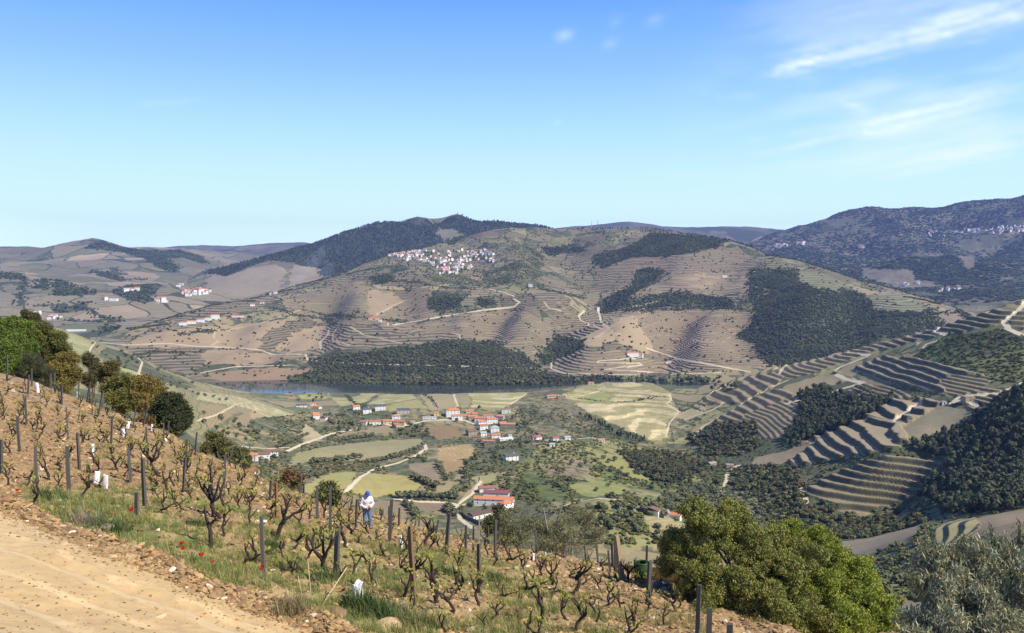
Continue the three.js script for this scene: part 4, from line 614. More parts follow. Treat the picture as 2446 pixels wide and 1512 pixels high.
// the shelf: houses from the left
H(758, 976, 'small house with an orange roof behind the pointed trees', { w: 13, d: 8, h: 4, yaw: -25 }); H(755, 1000, 'tall house with a steep orange roof facing the road', { w: 10, d: 11, h: 6, yaw: 20, rise: 4, win: 0, door: false }); H(774, 1004, 'white gabled house joined to the steep orange roof', { w: 8, d: 9, h: 5, yaw: 75, rc: BROWN });
H(720, 972, 'grey-roofed house left of the pointed trees', { w: 17, d: 8, h: 3.6, rc: SLATE, yaw: 10 }); H(850, 978, 'white house with an orange roof left of the grey-roofed pair', { w: 12, d: 10, h: 5.5, yaw: 30 }); H(876, 986, 'white house with a dark grey roof, first of the pair', { w: 14, d: 11, h: 6.5, yaw: 20, rc: SLATE, chimney: true }); H(908, 979, 'white and yellow house with a dark grey roof, second of the pair', { w: 17, d: 11, h: 7, yaw: 15, rc: SLATE, chimney: true, win: 3 });
H(963, 988, 'unfinished grey concrete house with a slate roof', { w: 20, d: 11, h: 7, yaw: 8, rc: SLATE, wc: [.5, .46, .40], win: 3 }); H(868, 1013, 'small white house with a hipped orange roof', { w: 13, d: 8, h: 4.5, yaw: -12, roof: 'hip', rc: TILE }); H(896, 1013, 'long white house with a flat-pitched orange roof', { w: 18, d: 9, h: 4.5, yaw: 14, rc: TILE, win: 3 });
H(946, 1002, 'tall white house with an orange hipped roof in the middle group', { w: 13, d: 10, h: 6.5, roof: 'hip', yaw: 12, chimney: true }); H(926, 1012, 'low cream house with an orange roof in the middle group', { w: 14, d: 9, h: 5, wc: CREAM, yaw: 5 }); H(956, 1015, 'wide cream house with a brown-orange roof in the middle group', { w: 18, d: 11, h: 6, wc: CREAM, rc: TILE, yaw: -14, win: 3 }); H(945, 1021, 'bare ochre stone house before the wide cream house', { w: 9, d: 8, h: 5.5, wc: [.55, .42, .24], rc: TILE, yaw: 40 });
H(986, 1012, 'small roofless cream ruin right of the middle group', { w: 8, d: 7, h: 4.5, roof: 'flat', wc: CREAM, rc: STONE, yaw: 10, win: 1 }); H(1026, 1000, 'long low white shed beside the village road', { w: 22, d: 6, h: 3, roof: 'flat', rc: GREY, win: 4, yaw: 4, name: 'shed', cat: 'shed' }); H(1042, 993, 'narrow yellow house at the edge of the village', { w: 8, d: 7, h: 5.5, wc: [.72, .55, .2], yaw: 10, win: 1 });
H(1081, 993, 'big white house of three storeys with a hipped orange roof', { w: 22, d: 14, h: 9, roof: 'hip', yaw: 12, floors: 3, win: 4, chimney: true, lift: 1 }); H(1091, 1001, 'white house with orange roof before the big white house', { w: 17, d: 9, h: 6, roof: 'hip', yaw: 12, win: 3 }); H(1112, 999, 'low orange-roofed house right of the big white house', { w: 15, d: 9, h: 4.5, yaw: -10, wc: CREAM }); H(1128, 1001, 'second low orange-roofed house right of the big white house', { w: 14, d: 9, h: 5, yaw: 15, wc: STONE }); H(1122, 986, 'small orange roof behind the big white house', { w: 13, d: 8, h: 4, wc: CREAM, yaw: 8 });
H(1134, 996, 'square brown stone house with an orange roof', { w: 11, d: 10, h: 6, roof: 'hip', wc: STONE, yaw: 15 }); H(1148, 1006, 'orange-roofed house in the thick of the village', { w: 18, d: 10, h: 5.5, yaw: -8, win: 3 }); H(1150, 1015, 'white house below the thick of the village', { w: 13, d: 9, h: 5.5, yaw: 25 }); H(1174, 1010, 'wide white house with windows in a row and an orange roof', { w: 18, d: 11, h: 7, yaw: 16, win: 4, roof: 'hip' }); H(1166, 1001, 'brown-roofed white house behind the wide white house', { w: 17, d: 9, h: 6, rc: TILE, yaw: 10 });
H(1194, 1002, 'grey house with an orange roof at the right of the village', { w: 14, d: 10, h: 6, wc: GREY, yaw: -14, roof: 'hip' }); H(1208, 986, 'pale green and white house with a brown flat roof', { w: 15, d: 10, h: 6, wc: [.55, .66, .55], rc: PINK, roof: 'flat', yaw: 10 }); H(1213, 1017, 'long low barn with an orange roof right of the village', { w: 24, d: 8, h: 3, wc: STONE, yaw: -4, win: 0, door: false, name: 'barn', cat: 'barn' }); H(1200, 1014, 'small barn with an orange roof at the end of the long barn', { w: 11, d: 8, h: 3, wc: STONE, yaw: 20, win: 0, door: false, name: 'barn', cat: 'barn' });
H(1154, 1025, 'white house with a brown roof below the village street', { w: 13, d: 9, h: 6, rc: TILE, yaw: 22 }); H(1181, 1031, 'square white house with a grey hipped roof', { w: 13, d: 11, h: 7, rc: GREY, roof: 'hip', yaw: 12 }); H(1184, 1046, 'white house with an orange roof, lowest of the village', { w: 13, d: 9, h: 5, yaw: 10 }); H(1126, 1040, 'stone house with a dark brown roof above the ochre plots', { w: 14, d: 10, h: 7, wc: STONE, rc: BROWN, yaw: 30 }); H(1138, 1050, 'low dark-roofed stone house above the ochre plots', { w: 12, d: 8, h: 4, wc: STONE, rc: BROWN, yaw: 10 }); H(1154, 1041, 'small white house squeezed among stone houses', { w: 9, d: 8, h: 5, rc: GREY, yaw: 20 }); H(1168, 1059, 'low stone house with a faded pink roof', { w: 16, d: 7, h: 3.5, wc: STONE, rc: PINK, yaw: -4 }); H(1209, 1052, 'low white house with a small tower', { w: 19, d: 8, h: 3, roof: 'flat', rc: WHITE, yaw: 14, win: 3 }); H(1218, 1048, 'narrow white tower house beside the low white one', { w: 5, d: 5, h: 6, roof: 'flat', rc: GREY, win: 1, yaw: 14 });
H(1220, 1099, 'lone white house with a dark slate roof on the terraces', { w: 16, d: 9, h: 5.6, rc: SLATE, yaw: 24, win: 3, chimney: true });
// the farm in the foreground of the valley
H(1162, 1172, 'farm shed with a brown roof, rearmost of the farm', { w: 15, d: 8, h: 3.4, rc: [.30, .12, .09], yaw: 12, win: 0, name: 'shed', cat: 'shed' }); H(1186, 1186, 'farm hall with a dark red metal roof', { w: 24, d: 10, h: 4.4, rc: [.22, .08, .08], yaw: -6, win: 0, name: 'barn', cat: 'barn' }); H(1180, 1203, 'long farmhouse with a bright orange tiled roof', { w: 37, d: 10, h: 5.2, yaw: -8, rise: 1.8, win: 5, name: 'farmhouse' }); H(1208, 1216, 'white two-storey wing of the farmhouse', { w: 12, d: 9, h: 6.4, yaw: 40, win: 2, roof: 'hip', name: 'farmhouse' }); H(1160, 1234, 'long white barn with a dark brown roof set at an angle', { w: 34, d: 9, h: 4.6, yaw: 40, rc: [.12, .075, .06], win: 7, name: 'barn', cat: 'barn' });
H(594, 1098, 'white farmhouse with a bright orange roof behind the near vineyard', { w: 18, d: 9, h: 5, yaw: 10, win: 4, roof: 'gable', name: 'farmhouse' }); H(628, 1094, 'long white farmhouse with a dark brown roof', { w: 14, d: 8, h: 4.6, yaw: 18, rc: BROWN, win: 3, name: 'farmhouse' }); H(651, 1088, 'second half of the long dark-roofed farmhouse', { w: 12, d: 8, h: 5, yaw: 18, rc: BROWN, win: 3, name: 'farmhouse' }); H(602, 1134, 'small barn with a steep orange roof half hidden by the near vineyard', { w: 10, d: 8, h: 4, yaw: -30, win: 0, rise: 3, name: 'barn', cat: 'barn' });
H(1281, 1050, 'white house with a red roof, first right of the village', { w: 13, d: 8, h: 4, yaw: 25, rc: [.36, .13, .10] }); H(1327, 1052, 'small white house with a red roof, second right of the village', { w: 8, d: 7, h: 4, yaw: 12, rc: [.36, .13, .10], win: 1 }); H(1355, 1050, 'small roofless white ruin with a pointed gable', { w: 8, d: 6, h: 3.5, rc: GREY, yaw: 15, win: 1 }); H(1319, 1066, 'little white hut below the small red-roofed house', { w: 7, d: 5, h: 3, rc: GREY, yaw: 5, win: 1 }); H(1435, 1056, 'house with an orange roof on the green slope end', { w: 10, d: 7, h: 3.6, yaw: 20, wc: [.6, .57, .5] });
H(1321, 949, 'long low house with an orange roof near the river', { w: 22, d: 8, h: 3, yaw: 4, wc: CREAM }); H(1341, 952, 'roofless stone ruin near the river', { w: 14, d: 8, h: 5, roof: 'flat', rc: STONE, wc: STONE, yaw: 8, win: 3 }); H(1412, 916, 'tiny orange-roofed hut on top of the domed vineyard', { w: 11, d: 6, h: 3, yaw: 0, wc: CREAM, win: 1 }); H(748, 968, 'small house behind the pointed trees by the field', { w: 10, d: 7, h: 3.5, yaw: 10 }); H(745, 938, 'pinkish house with brown roof on the left river bank', { w: 15, d: 8, h: 4, rc: PINK, wc: [.5, .42, .4] }); H(692, 946, 'low house with a brown roof at the water side', { w: 16, d: 7, h: 3, rc: PINK, wc: STONE });
H(1556, 1226, 'white gabled house with a long brown roof below the knoll', { w: 6, d: 12, h: 3, yaw: 62, rc: BROWN, rise: 1.6, win: 1 }); H(1582, 1231, 'grey stone shed right of the white gabled house', { w: 9, d: 5, h: 2.5, rc: GREY, wc: GREY, win: 0, name: 'shed', cat: 'shed' }); H(1610, 1236, 'shed with a bright orange roof at the edge of the bush', { w: 10, d: 6, h: 2.5, yaw: -25, win: 0, name: 'shed', cat: 'shed' }); H(1700, 1112, 'dark stone hut by the valley creek', { w: 11, d: 7, h: 3.4, wc: STONE, rc: STONE, yaw: 30, win: 1 }); H(1743, 1116, 'roofless stone hut beside the white track', { w: 9, d: 7, h: 3.5, wc: STONE, rc: STONE, roof: 'flat', win: 1 }); H(1822, 1118, 'small white shed at the end of the white wall', { w: 8, d: 4, h: 2.4, roof: 'flat', rc: GREY, yaw: -8, win: 0, name: 'shed', cat: 'shed' });
H(2255, 965, 'small white box house beside the right-hand track', { w: 5, d: 4, h: 3, roof: 'flat', rc: GREY, win: 1, yaw: -10, name: 'hut', cat: 'hut' }); H(2172, 1004, 'small grey stone hut on the terrace field', { w: 5, d: 4, h: 3, wc: STONE, rc: SLATE, win: 0, name: 'hut', cat: 'hut' }); H(2312, 957, 'square stone ruin on the right-hand spur', { w: 12, d: 8, h: 5, wc: STONE, rc: STONE, roof: 'flat', win: 1, yaw: 8 }); H(2192, 822, 'small stone hut at the hairpin of the terraces', { w: 6, d: 5, h: 5, wc: [.5, .42, .3], rc: BROWN, win: 0, name: 'hut', cat: 'hut' }); H(2202, 1352, 'grey house with an orange ridge seen through the olive branches', { w: 7, d: 7, h: 4, wc: [.35, .32, .32], rc: [.28, .2, .2], yaw: 20, win: 1 });
// across the river
const HF = (px, py, label, o) => house(far, px, py, label, o);
HF(1510, 850, 'large white estate house with orange roofs above the zigzag drive', { w: 34, d: 14, h: 9, roof: 'hip', yaw: 12, win: 6, floors: 2 }); HF(1528, 852, 'round-ended white wing of the estate house', { w: 18, d: 14, h: 8, roof: 'hip', yaw: -20, win: 3 }); HF(1731, 662, 'tiny white house alone high on the far vineyard', { w: 18, d: 8, h: 4, rc: WHITE, win: 0 }); HF(1428, 741, 'tall narrow white house at the top of the winding road', { w: 10, d: 9, h: 11, yaw: 20, rc: TILE, win: 2, floors: 3 }); HF(1600, 866, 'long low white wall-like shed right of the estate', { w: 22, d: 4, h: 2.5, roof: 'flat', rc: WHITE, win: 0, name: 'shed', cat: 'shed' });
[[437, 776, 22], [457, 773, 26], [479, 769, 24], [497, 765, 22], [514, 761, 26]].forEach(([x, y, w], i) => HF(x, y, ['first', 'second', 'third', 'fourth', 'last and tallest'][i] + ' of the row of white orange-roofed houses on the left slope', { w, d: 12, h: i === 4 ? 12 : 8, yaw: 14, roof: 'hip', win: 3, group: 'row of white houses on the left slope' }));
HF(568, 757, 'long orange roof right of the white row', { w: 38, d: 10, h: 4, yaw: 6, win: 0, name: 'barn', cat: 'barn' }); HF(894, 763, 'long barn with an orange roof in the middle of the far hill', { w: 36, d: 10, h: 4, yaw: 8, win: 4, wc: CREAM, name: 'barn', cat: 'barn' }); HF(919, 776, 'house with a bright orange roof in the middle of the far hill', { w: 22, d: 14, h: 6, yaw: -10, wc: CREAM }); HF(908, 768, 'white house between the two orange roofs of the far hill', { w: 10, d: 9, h: 7, win: 1 });
HF(603, 731, 'white house on a bend of the left slope', { w: 16, d: 10, h: 6, yaw: 20 }); HF(626, 725, 'white house with an orange roof uphill of the bend', { w: 14, d: 9, h: 5 }); HF(649, 703, 'cluster house with a red roof on the left slope', { w: 14, d: 10, h: 6, rc: TILE }); HF(658, 702, 'white house beside the red roof on the left slope', { w: 12, d: 10, h: 9 }); HF(1267, 684, 'single white house among scrub right of the hilltop village', { w: 15, d: 10, h: 6, rc: GREY });
// villages of houses that look alike
const far6 = [];
function village(land, label, group, rects, n, w0, w1, seed, name = 'village_house') {
  const kin = new Map();
  const r = rng(seed), placed = [];
  const kinds = [ORANGE, ORANGE, ORANGE, TILE, BROWN, GREY].map((rc, i) => { const g = new THREE.Group(), h = [.55, .75, .5, .9, .6, .5][i]; put('wall', wallGeo(1, .75, h, .16, 'gable'), M(i === 4 ? [.62, .57, .5] : WHITE), g); put('roof', roofGeo(1, .75, h, .16, i === 3 ? 'hip' : 'gable', .04, .03), M(rc, .85), g); return g; });
  let guard = 0; while (placed.length < n && guard++ < n * 30) {
    const q = rects[(r() * rects.length) | 0], where = q[5] ?? label, px = lerp(q[0], q[1], r()), py = lerp(q[2], q[3], r()) + (q[4] ?? 0) * (px - q[0]), p = land.hit(px, py); if (placed.some(o => Math.hypot(o[0] - p[0], o[2] - p[2]) < w0 * 1.05)) continue; placed.push(p);
    const kind = (r() * kinds.length) | 0, o = kinds[kind].clone(), as = (kind < 3 ? 'orange-roofed' : kind === 3 ? 'rust-roofed' : kind === 4 ? 'cream brown-roofed' : 'grey-roofed') + ' house ' + where; if (!kin.has(as)) kin.set(as, []); kin.get(as).push(o); o.name = numbered(name); scene.add(o); tag(o, label, 'house', group); o.position.set(p[0], p[1] - .5, p[2]); o.rotation.y = r() * 1.6 - .5 + (r() < .3 ? 1.5 : 0); const s = lerp(w0, w1, r()); o.scale.set(s * (.9 + .5 * r()), s * (.9 + .3 * r()), s);
  }
  for (const [as, L] of kin) L.sort((a, b) => seenAt(a.position.toArray())[0] - seenAt(b.position.toArray())[0]).forEach((o, i) => { o.userData.label = as + (L.length > 1 ? ', ' + sideways(i, L.length) : ''); });
}
village(far, 'in the hilltop village', 'houses of the hilltop village', [[966, 1060, 600, 628, 0, 'in the middle of the hilltop village'], [940, 1000, 600, 614, 0, 'at the left of the hilltop village'], [1040, 1180, 612, 626, 0, 'in the right half of the hilltop village'], [1030, 1130, 618, 642, 0, 'in the lower hilltop village'], [1050, 1110, 640, 655, 0, 'at the foot of the hilltop village'], [1060, 1180, 598, 610, 0, 'at the upper right of the hilltop village']], 135, 9, 14, 71);
village(far, 'just left of the hilltop village', 'houses left of the hilltop village', [[930, 975, 602, 610]], 9, 9, 13, 72);
village(leftHills, 'in the hamlet up the side valley', 'houses of the upper hamlet', [[440, 500, 693, 708, -.12]], 26, 13, 20, 73); village(leftHills, 'by the road below the upper hamlet', 'houses of the roadside group', [[368, 400, 716, 722]], 7, 13, 20, 74); village(leftHills, 'in the hamlet behind the left oaks', 'houses of the left hamlet', [[74, 96, 746, 768], [104, 146, 756, 763]], 15, 9, 15, 75); village(leftHills, 'alone on the hazy left hills', 'isolated houses on the left hills', [[230, 300, 712, 720], [500, 560, 688, 700], [300, 330, 694, 698], [410, 440, 680, 690]], 10, 13, 22, 76);
house(leftHills, 182, 791, 'long low white building in the side valley', { w: 56, d: 9, h: 5, roof: 'flat', rc: WHITE, yaw: 10, win: 0, name: 'long_building', cat: 'building' }); house(leftHills, 272, 718, 'white warehouse on a hazy field up the side valley', { w: 30, d: 14, h: 8, roof: 'flat', rc: WHITE, win: 0, name: 'warehouse', cat: 'warehouse' });
village(mountain, 'in the village along the mountain side', 'houses on the mountain side', [[2203, 2450, 556, 568, -.085], [2280, 2450, 548, 560, -.02], [2390, 2450, 540, 552]], 80, 11, 18, 77); village(mountain, 'in the hamlet at the mountain foot', 'houses at the mountain foot', [[2240, 2290, 686, 698], [2140, 2196, 676, 684]], 22, 11, 17, 78); village(mountain, 'on the distant slope behind the vineyard hill', 'houses on the distant slope', [[1850, 1880, 583, 592], [1900, 1920, 580, 586], [2050, 2062, 590, 594]], 20, 15, 24, 79);
// two masts on the skyline, a boat, and walls
{ const mast = (px, label, cols) => { const p = far.hit(px, 548), g = thing('radio_mast', label, 'mast'); g.position.set(...p); cols.forEach((c, i) => { const s = put('mast_section', new THREE.CylinderGeometry(1.3, 1.3, 46 / cols.length, 6), M(c), g); s.position.y = 46 / cols.length * (i + .5); }); put('equipment_hut', box(3, 12, -2, 5, -4, 4), M(WHITE), g); };
  mast(1413, 'red and white banded radio mast on the ridge', [WHITE, [.5, .06, .04], WHITE, [.5, .06, .04], WHITE, [.5, .06, .04], WHITE]); mast(1428, 'plain dark radio mast on the ridge', [[.16, .16, .2], [.16, .16, .2]]); }
{ const g = thing('boat', 'long yellow boat moored by the near river bank', 'boat'), p = at(1114, 934, 1800); g.position.set(p[0], 0, p[2]); const s = new THREE.Shape([[-9, 0], [8, 0], [11, 1.6], [-10, 1.6]].map(q => new THREE.Vector2(...q))), e = new THREE.ExtrudeGeometry(s, { depth: 4, bevelEnabled: true, bevelSize: .3, bevelThickness: .5, bevelSegments: 2 }); e.translate(0, .1, -2); g.scale.set(.85, 2.4, 1); put('hull', e, M([.78, .52, .06]), g); const cab = put('cabin', box(-7, 4, 1.75, 3.6, -1.5, 1.5), M([.80, .56, .08]), g); for (let i = 0; i < 4; i++) put('window', box(-6 + i * 2.4, -4.6 + i * 2.4, 2.3, 3.1, 1.4, 1.55), mPane, cab); }
{ // thin blue smoke drifting off a field fire
  const m = new THREE.MeshStandardMaterial({ color: rgb(.62, .72, .92), transparent: true, opacity: .03, roughness: 1 }), s = new THREE.IcosahedronGeometry(1, 4), g = thing('smoke', 'thin blue smoke drifting from a field fire below the pine ridge', 'smoke'); g.userData.kind = 'stuff';
  for (const [x, y, rx, ry, D] of [[708, 672, 16, 13, 3900], [722, 652, 15, 18, 3950], [742, 632, 16, 22, 4000], [762, 612, 13, 26, 4100], [782, 650, 15, 24, 4000], [690, 688, 22, 9, 3850], [800, 668, 11, 16, 3900]]) { const o = put('plume', s, m, g); o.position.set(...at(x, y, D)); o.scale.set(rx * D / F, ry * D / F, 50); o.rotation.z = -.3; }
}
function wallLine(land, s, h, t, color, label, name = 'stone_wall') { const L = land.trace(s, 8), G = []; for (let i = 0; i + 1 < L.length; i++) { const A = L[i], B = L[i + 1], dx = B[0] - A[0], dz = B[2] - A[2], l = Math.hypot(dx, dz) || 1, nx = -dz / l * t / 2, nz = dx / l * t / 2, q = (P, s, y) => [P[0] + nx * s, P[1] + y, P[2] + nz * s]; G.push(solid([q(A, 1, -1), q(B, 1, -1), q(B, -1, -1), q(A, -1, -1), q(A, 1, h), q(B, 1, h), q(B, -1, h), q(A, -1, h)], [[0, 1, 5, 4], [2, 3, 7, 6], [4, 5, 6, 7], [1, 2, 6, 5], [3, 0, 4, 7]])); } tag(put(name, mergeGeometries(G), M(color)), label, 'wall'); }
wallLine(valley, '1098 1212 1100 1226 1116 1240 1150 1254', 2.6, .6, [.10, .085, .065], 'dark stone wall along the lane below the farm'); wallLine(valley, '1094 1203 1118 1180 1146 1150 1148 1140', 1.5, .6, STONE, 'low stone wall climbing behind the farm lane'); wallLine(valley, '1780 1111 1822 1113', 1.6, .4, WHITE, 'long white wall by the creek track', 'white_wall');  wallLine(valley, '1310 1055 1264 1051', 1.4, .4, [.6, .56, .5], 'pale wall beside the road right of the village', 'garden_wall'); wallLine(valley, '1010 1005 1060 1005 1078 1006', 1.6, .4, [.55, .5, .42], 'garden wall below the long white shed', 'garden_wall');

// ───────────────────────── the near vineyard slope ─────────────────────────
const near = new Land({
  k0: -.80, k1: .82, nu: 540, rows: [[6.5, 17, 110], [17, 62, 400], [62, 135, 44]], scale: 30, lam: 3e-3,
  seen: [
    [0, 1512, 11], [-250, 1400, 13], [0, 1250, 21], [300, 1512, 13.2], [300, 1330, 19], [600, 1512, 15.6], [627, 1375, 23], [850, 1512, 17.5], [1200, 1512, 20.5], [1690, 1512, 24.5], [2100, 1512, 24.5], [160, 1175, 31], [3, 1135, 33], [265, 1062, 50], [0, 1000, 52], [64, 1015, 50], [0, 905, 75], [122, 929, 70], [207, 962, 66], [233, 995, 60], [352, 1081, 46], [340, 1018, 60], [402, 1030, 62], [466, 1087, 52], [346, 1210, 30], [509, 1232, 29], [437, 1180, 36], [535, 1185, 36], [547, 1108, 53], [606, 1145, 48], [660, 1240, 34], [715, 1191, 44], [758, 1238, 37], [789, 1288, 31], [802, 1373, 25], [850, 1262, 35], [930, 1298, 33.5], [914, 1232, 46], [989, 1416, 23.5], [1066, 1310, 37], [1038, 1293, 41], [1145, 1421, 27], [1183, 1332, 39], [1281, 1320, 44], [1345, 1331, 45], [1430, 1350, 43], [1470, 1379, 37], [1548, 1440, 31], [1600, 1400, 36], [1750, 1500, 27], [1820, 1530, 27],
  ],
  hidden: [[0, 102, 257], [-300, 100, 262], [400, 86, 257], [600, 74, 256.5], [750, 66, 255.5], [1000, 62, 255], [1200, 60, 254.6], [1500, 56, 254.6], [1900, 50, 253.5], [2446, 40, 255.5], [0, 130, 243], [1000, 130, 225], [1800, 130, 220], [2446, 130, 226], [2446, 12, 272], [2000, 25, 268.4], [1850, 34, 265.6], [2200, 34, 262], [2300, 8, 274], [-300, 60, 273], [-300, 8, 276], [400, 7, 276.4], [1200, 7, 275], [-300, 130, 250]],
});
near.freq = 14;
near.warp = .22; near.map(-62, 40, 6, 135, 2048);
{
  const v = near;
  const earth = v.style({ c: [.36, .24, .115], d: [.20, .13, .068], m: .8, v: .7, rough: .1 });
  const weedy = v.style({ c: [.33, .235, .11], d: [.19, .18, .06], t0: .44, t1: .62, v: .5, rough: .06 }), verge = v.style({ c: [.15, .16, .045], d: [.33, .24, .11], t0: .45, t1: .62, v: .5, rough: .05 });
  v.dirt = v.style({ c: [.58, .415, .205], d: [.45, .31, .145], v: .5, rough: .02 }); const edge = v.style({ c: [.44, .30, .145], d: [.30, .195, .09], v: .6, rough: .06 });
  v.earth = earth; v.weedy = weedy; v.verge = verge; v.edge = edge;
  v.poly(earth, '-250 880 0 880 190 910 420 1000 600 1090 760 1170 950 1235 1300 1290 1600 1340 1900 1480 1900 1700 -250 1700');
  v.poly(weedy, '330 1160 560 1200 760 1270 940 1300 1100 1320 1260 1350 1400 1440 1480 1512 1400 1600 800 1600 600 1430 380 1330 250 1250');
  v.poly(verge, '40 1165 150 1172 300 1170 400 1230 520 1290 640 1360 760 1420 900 1432 1020 1470 1060 1540 840 1540 700 1470 480 1395 370 1345 250 1305 150 1262 90 1215');
  v.poly(edge, '-250 1160 0 1180 60 1215 150 1250 250 1290 380 1332 480 1382 600 1424 700 1460 800 1490 900 1540 900 1700 -250 1700');
  v.poly(v.dirt, '-250 1195 0 1226 60 1252 150 1288 250 1328 380 1376 480 1420 600 1462 700 1496 800 1535 860 1700 -250 1700');
  const band = v.style({ c: [.62, .45, .23], d: [.56, .40, .20], v: .35 }), worn = v.style({ c: [.48, .335, .16], d: [.55, .39, .195], v: .45 });
  for (const q of ['-60 1285 100 1345 300 1412 480 1478 600 1524', '-60 1405 80 1450 230 1520']) v.line(band, .42, q);
  for (const q of ['-60 1250 100 1305 300 1378 480 1444 640 1506', '-60 1345 100 1398 300 1470 420 1520']) v.line(worn, .3, q);
  v.band = band; v.worn = worn;
  v.carve([[-.20, .38, '-100 1180 0 1202 60 1230 150 1263 250 1303 380 1345 480 1394 600 1434 700 1468 800 1500 850 1530'], [.09, .30, '-60 1270 100 1330 300 1400 500 1470 640 1530'], [.08, .3, '-60 1390 100 1450 230 1520']]);
  const n = v.nu + 1;
  for (let j = 0; j <= v.nv; j++) for (let i = 0; i <= v.nu; i++) { const D = v.D[j], x = D * (v.k0 + (v.k1 - v.k0) * i / v.nu), id = v.idAt(x, -D), a = id === v.dirt || id === v.band || id === v.worn ? .22 : id === v.edge ? .8 : 1; v.h[j * n + i] += a * (.34 * (fbm(x * .42, D * .42, 2) - .5) + .26 * (fbm(x * 2.1 + 9, D * 2.1, 3) - .5) + .10 * (vn(x * 7, D * 7) - .5)); }
  const m = v.mesh('vineyard_slope', v.maps[0], paint(v, v.maps[0], { bump: .25, patch: () => [v.styles[earth], 1] }), 0, v.nu, 1); m.userData.kind = 'structure';
}
const g0 = (px, py) => near.hit(px, py);
// stones, each kind a lump of its own
function rockGeo(seed, flat = .6) { const g = new THREE.IcosahedronGeometry(1, 1), p = g.attributes.position, r = rng(seed), ax = [...Array(6)].map(() => V(r() - .5, r() - .5, r() - .5).normalize()), cutAt = ax.map(() => .45 + .4 * r()); for (let i = 0; i < p.count; i++) { const v = V().fromBufferAttribute(p, i); ax.forEach((a, k) => { const d = v.dot(a); if (d > cutAt[k]) v.addScaledVector(a, cutAt[k] - d); }); p.setXYZ(i, v.x * 1.15, v.y * flat, v.z); } g.deleteAttribute('uv'); g.computeVertexNormals(); return g; }
const rocks = [1, 2, 3, 4].map(s => rockGeo(s * 11, .26 + .08 * s)), mRock = mat(1, 1, 1, .95);
function stones(name, label, list, seed) {
  const g = thing(name, label, 'stones', null); g.userData.kind = 'stuff'; const r = rng(seed), per = rocks.map(() => []); for (const t of list) per[(r() * rocks.length) | 0].push(t);
  per.forEach((L, i) => { const im = new THREE.InstancedMesh(rocks[i], mRock, L.length); im.name = 'stones'; im.userData.kind = 'stuff'; im.castShadow = im.receiveShadow = true; L.forEach(([x, y, z, s], q) => { Q.setFromEuler(new THREE.Euler((r() - .5) * 1.3, r() * 6.28, (r() - .5) * 1.3)); M4.compose(V(x, y + s * .12, z), Q, V(s * (.7 + .7 * r()), s * (.7 + .5 * r()), s * (.7 + .7 * r()))); im.setMatrixAt(q, M4); const t = r(), k = .6 + .7 * r(); im.setColorAt(q, t < .62 ? rgb(.36 * k, .235 * k, .105 * k) : t < .975 ? rgb(.235 * k, .14 * k, .064 * k) : rgb(.62 * k, .52 * k, .38 * k)); }); g.add(im); });
}
{
  const r = rng(101), A = [], B = [], C = [];
  for (let i = 0; i < 90000; i++) { const D = 15 + 50 * Math.pow(r(), 1.5), x = D * lerp(-.66, .36, r()), id = near.idAt(x, -D); if (!id || id === near.dirt || id === near.band || id === near.worn) continue; if (id === near.verge && r() < .8) continue; if (id === near.weedy && r() < .3) continue; const s = (.018 + .085 * Math.pow(r(), 3.4)) * (1 + (D - 15) * .012); A.push([x, near.height(x, -D), -D, s]); }
  const E = pts('-100 1182 0 1204 60 1232 150 1265 250 1305 380 1347 480 1396 600 1436 700 1470 800 1500'); for (let i = 0; i < 4200; i++) { const q = (r() * (E.length - 1)) | 0, t = r(), p = g0(lerp(E[q][0], E[q + 1][0], t) + (r() - .5) * 40, lerp(E[q][1], E[q + 1][1], t) + (r() + r() + r() - 1.5) * 44); B.push([...p, .010 + .042 * Math.pow(r(), 3.6)]); }
  for (let i = 0; i < 1700; i++) { const p = g0(lerp(-20, 800, r()), lerp(1220, 1515, r())); const q = near.idAt(p[0], p[2]); if (q === near.dirt || q === near.worn || (q === near.band && r() < .3)) C.push([...p, .008 + .03 * Math.pow(r(), 3.5)]); }
  stones('slope_stones', 'broken stones and clods littering the vineyard slope', A, 102); stones('roadside_stones', 'ridge of stones and clods along the edge of the dirt road', B, 103); stones('road_gravel', 'scattered pebbles lying on the dirt road', C, 104);
}
const big = (px, py, s, label, c = [.42, .28, .15], k = 0, name = 'rock') => { const p = g0(px, py), m = put(name, rocks[k], M(c)); m.position.set(p[0], p[1] + s * .15, p[2]); m.scale.set(s * 1.2, s, s); m.rotation.y = px; tag(m, label, 'rock'); };
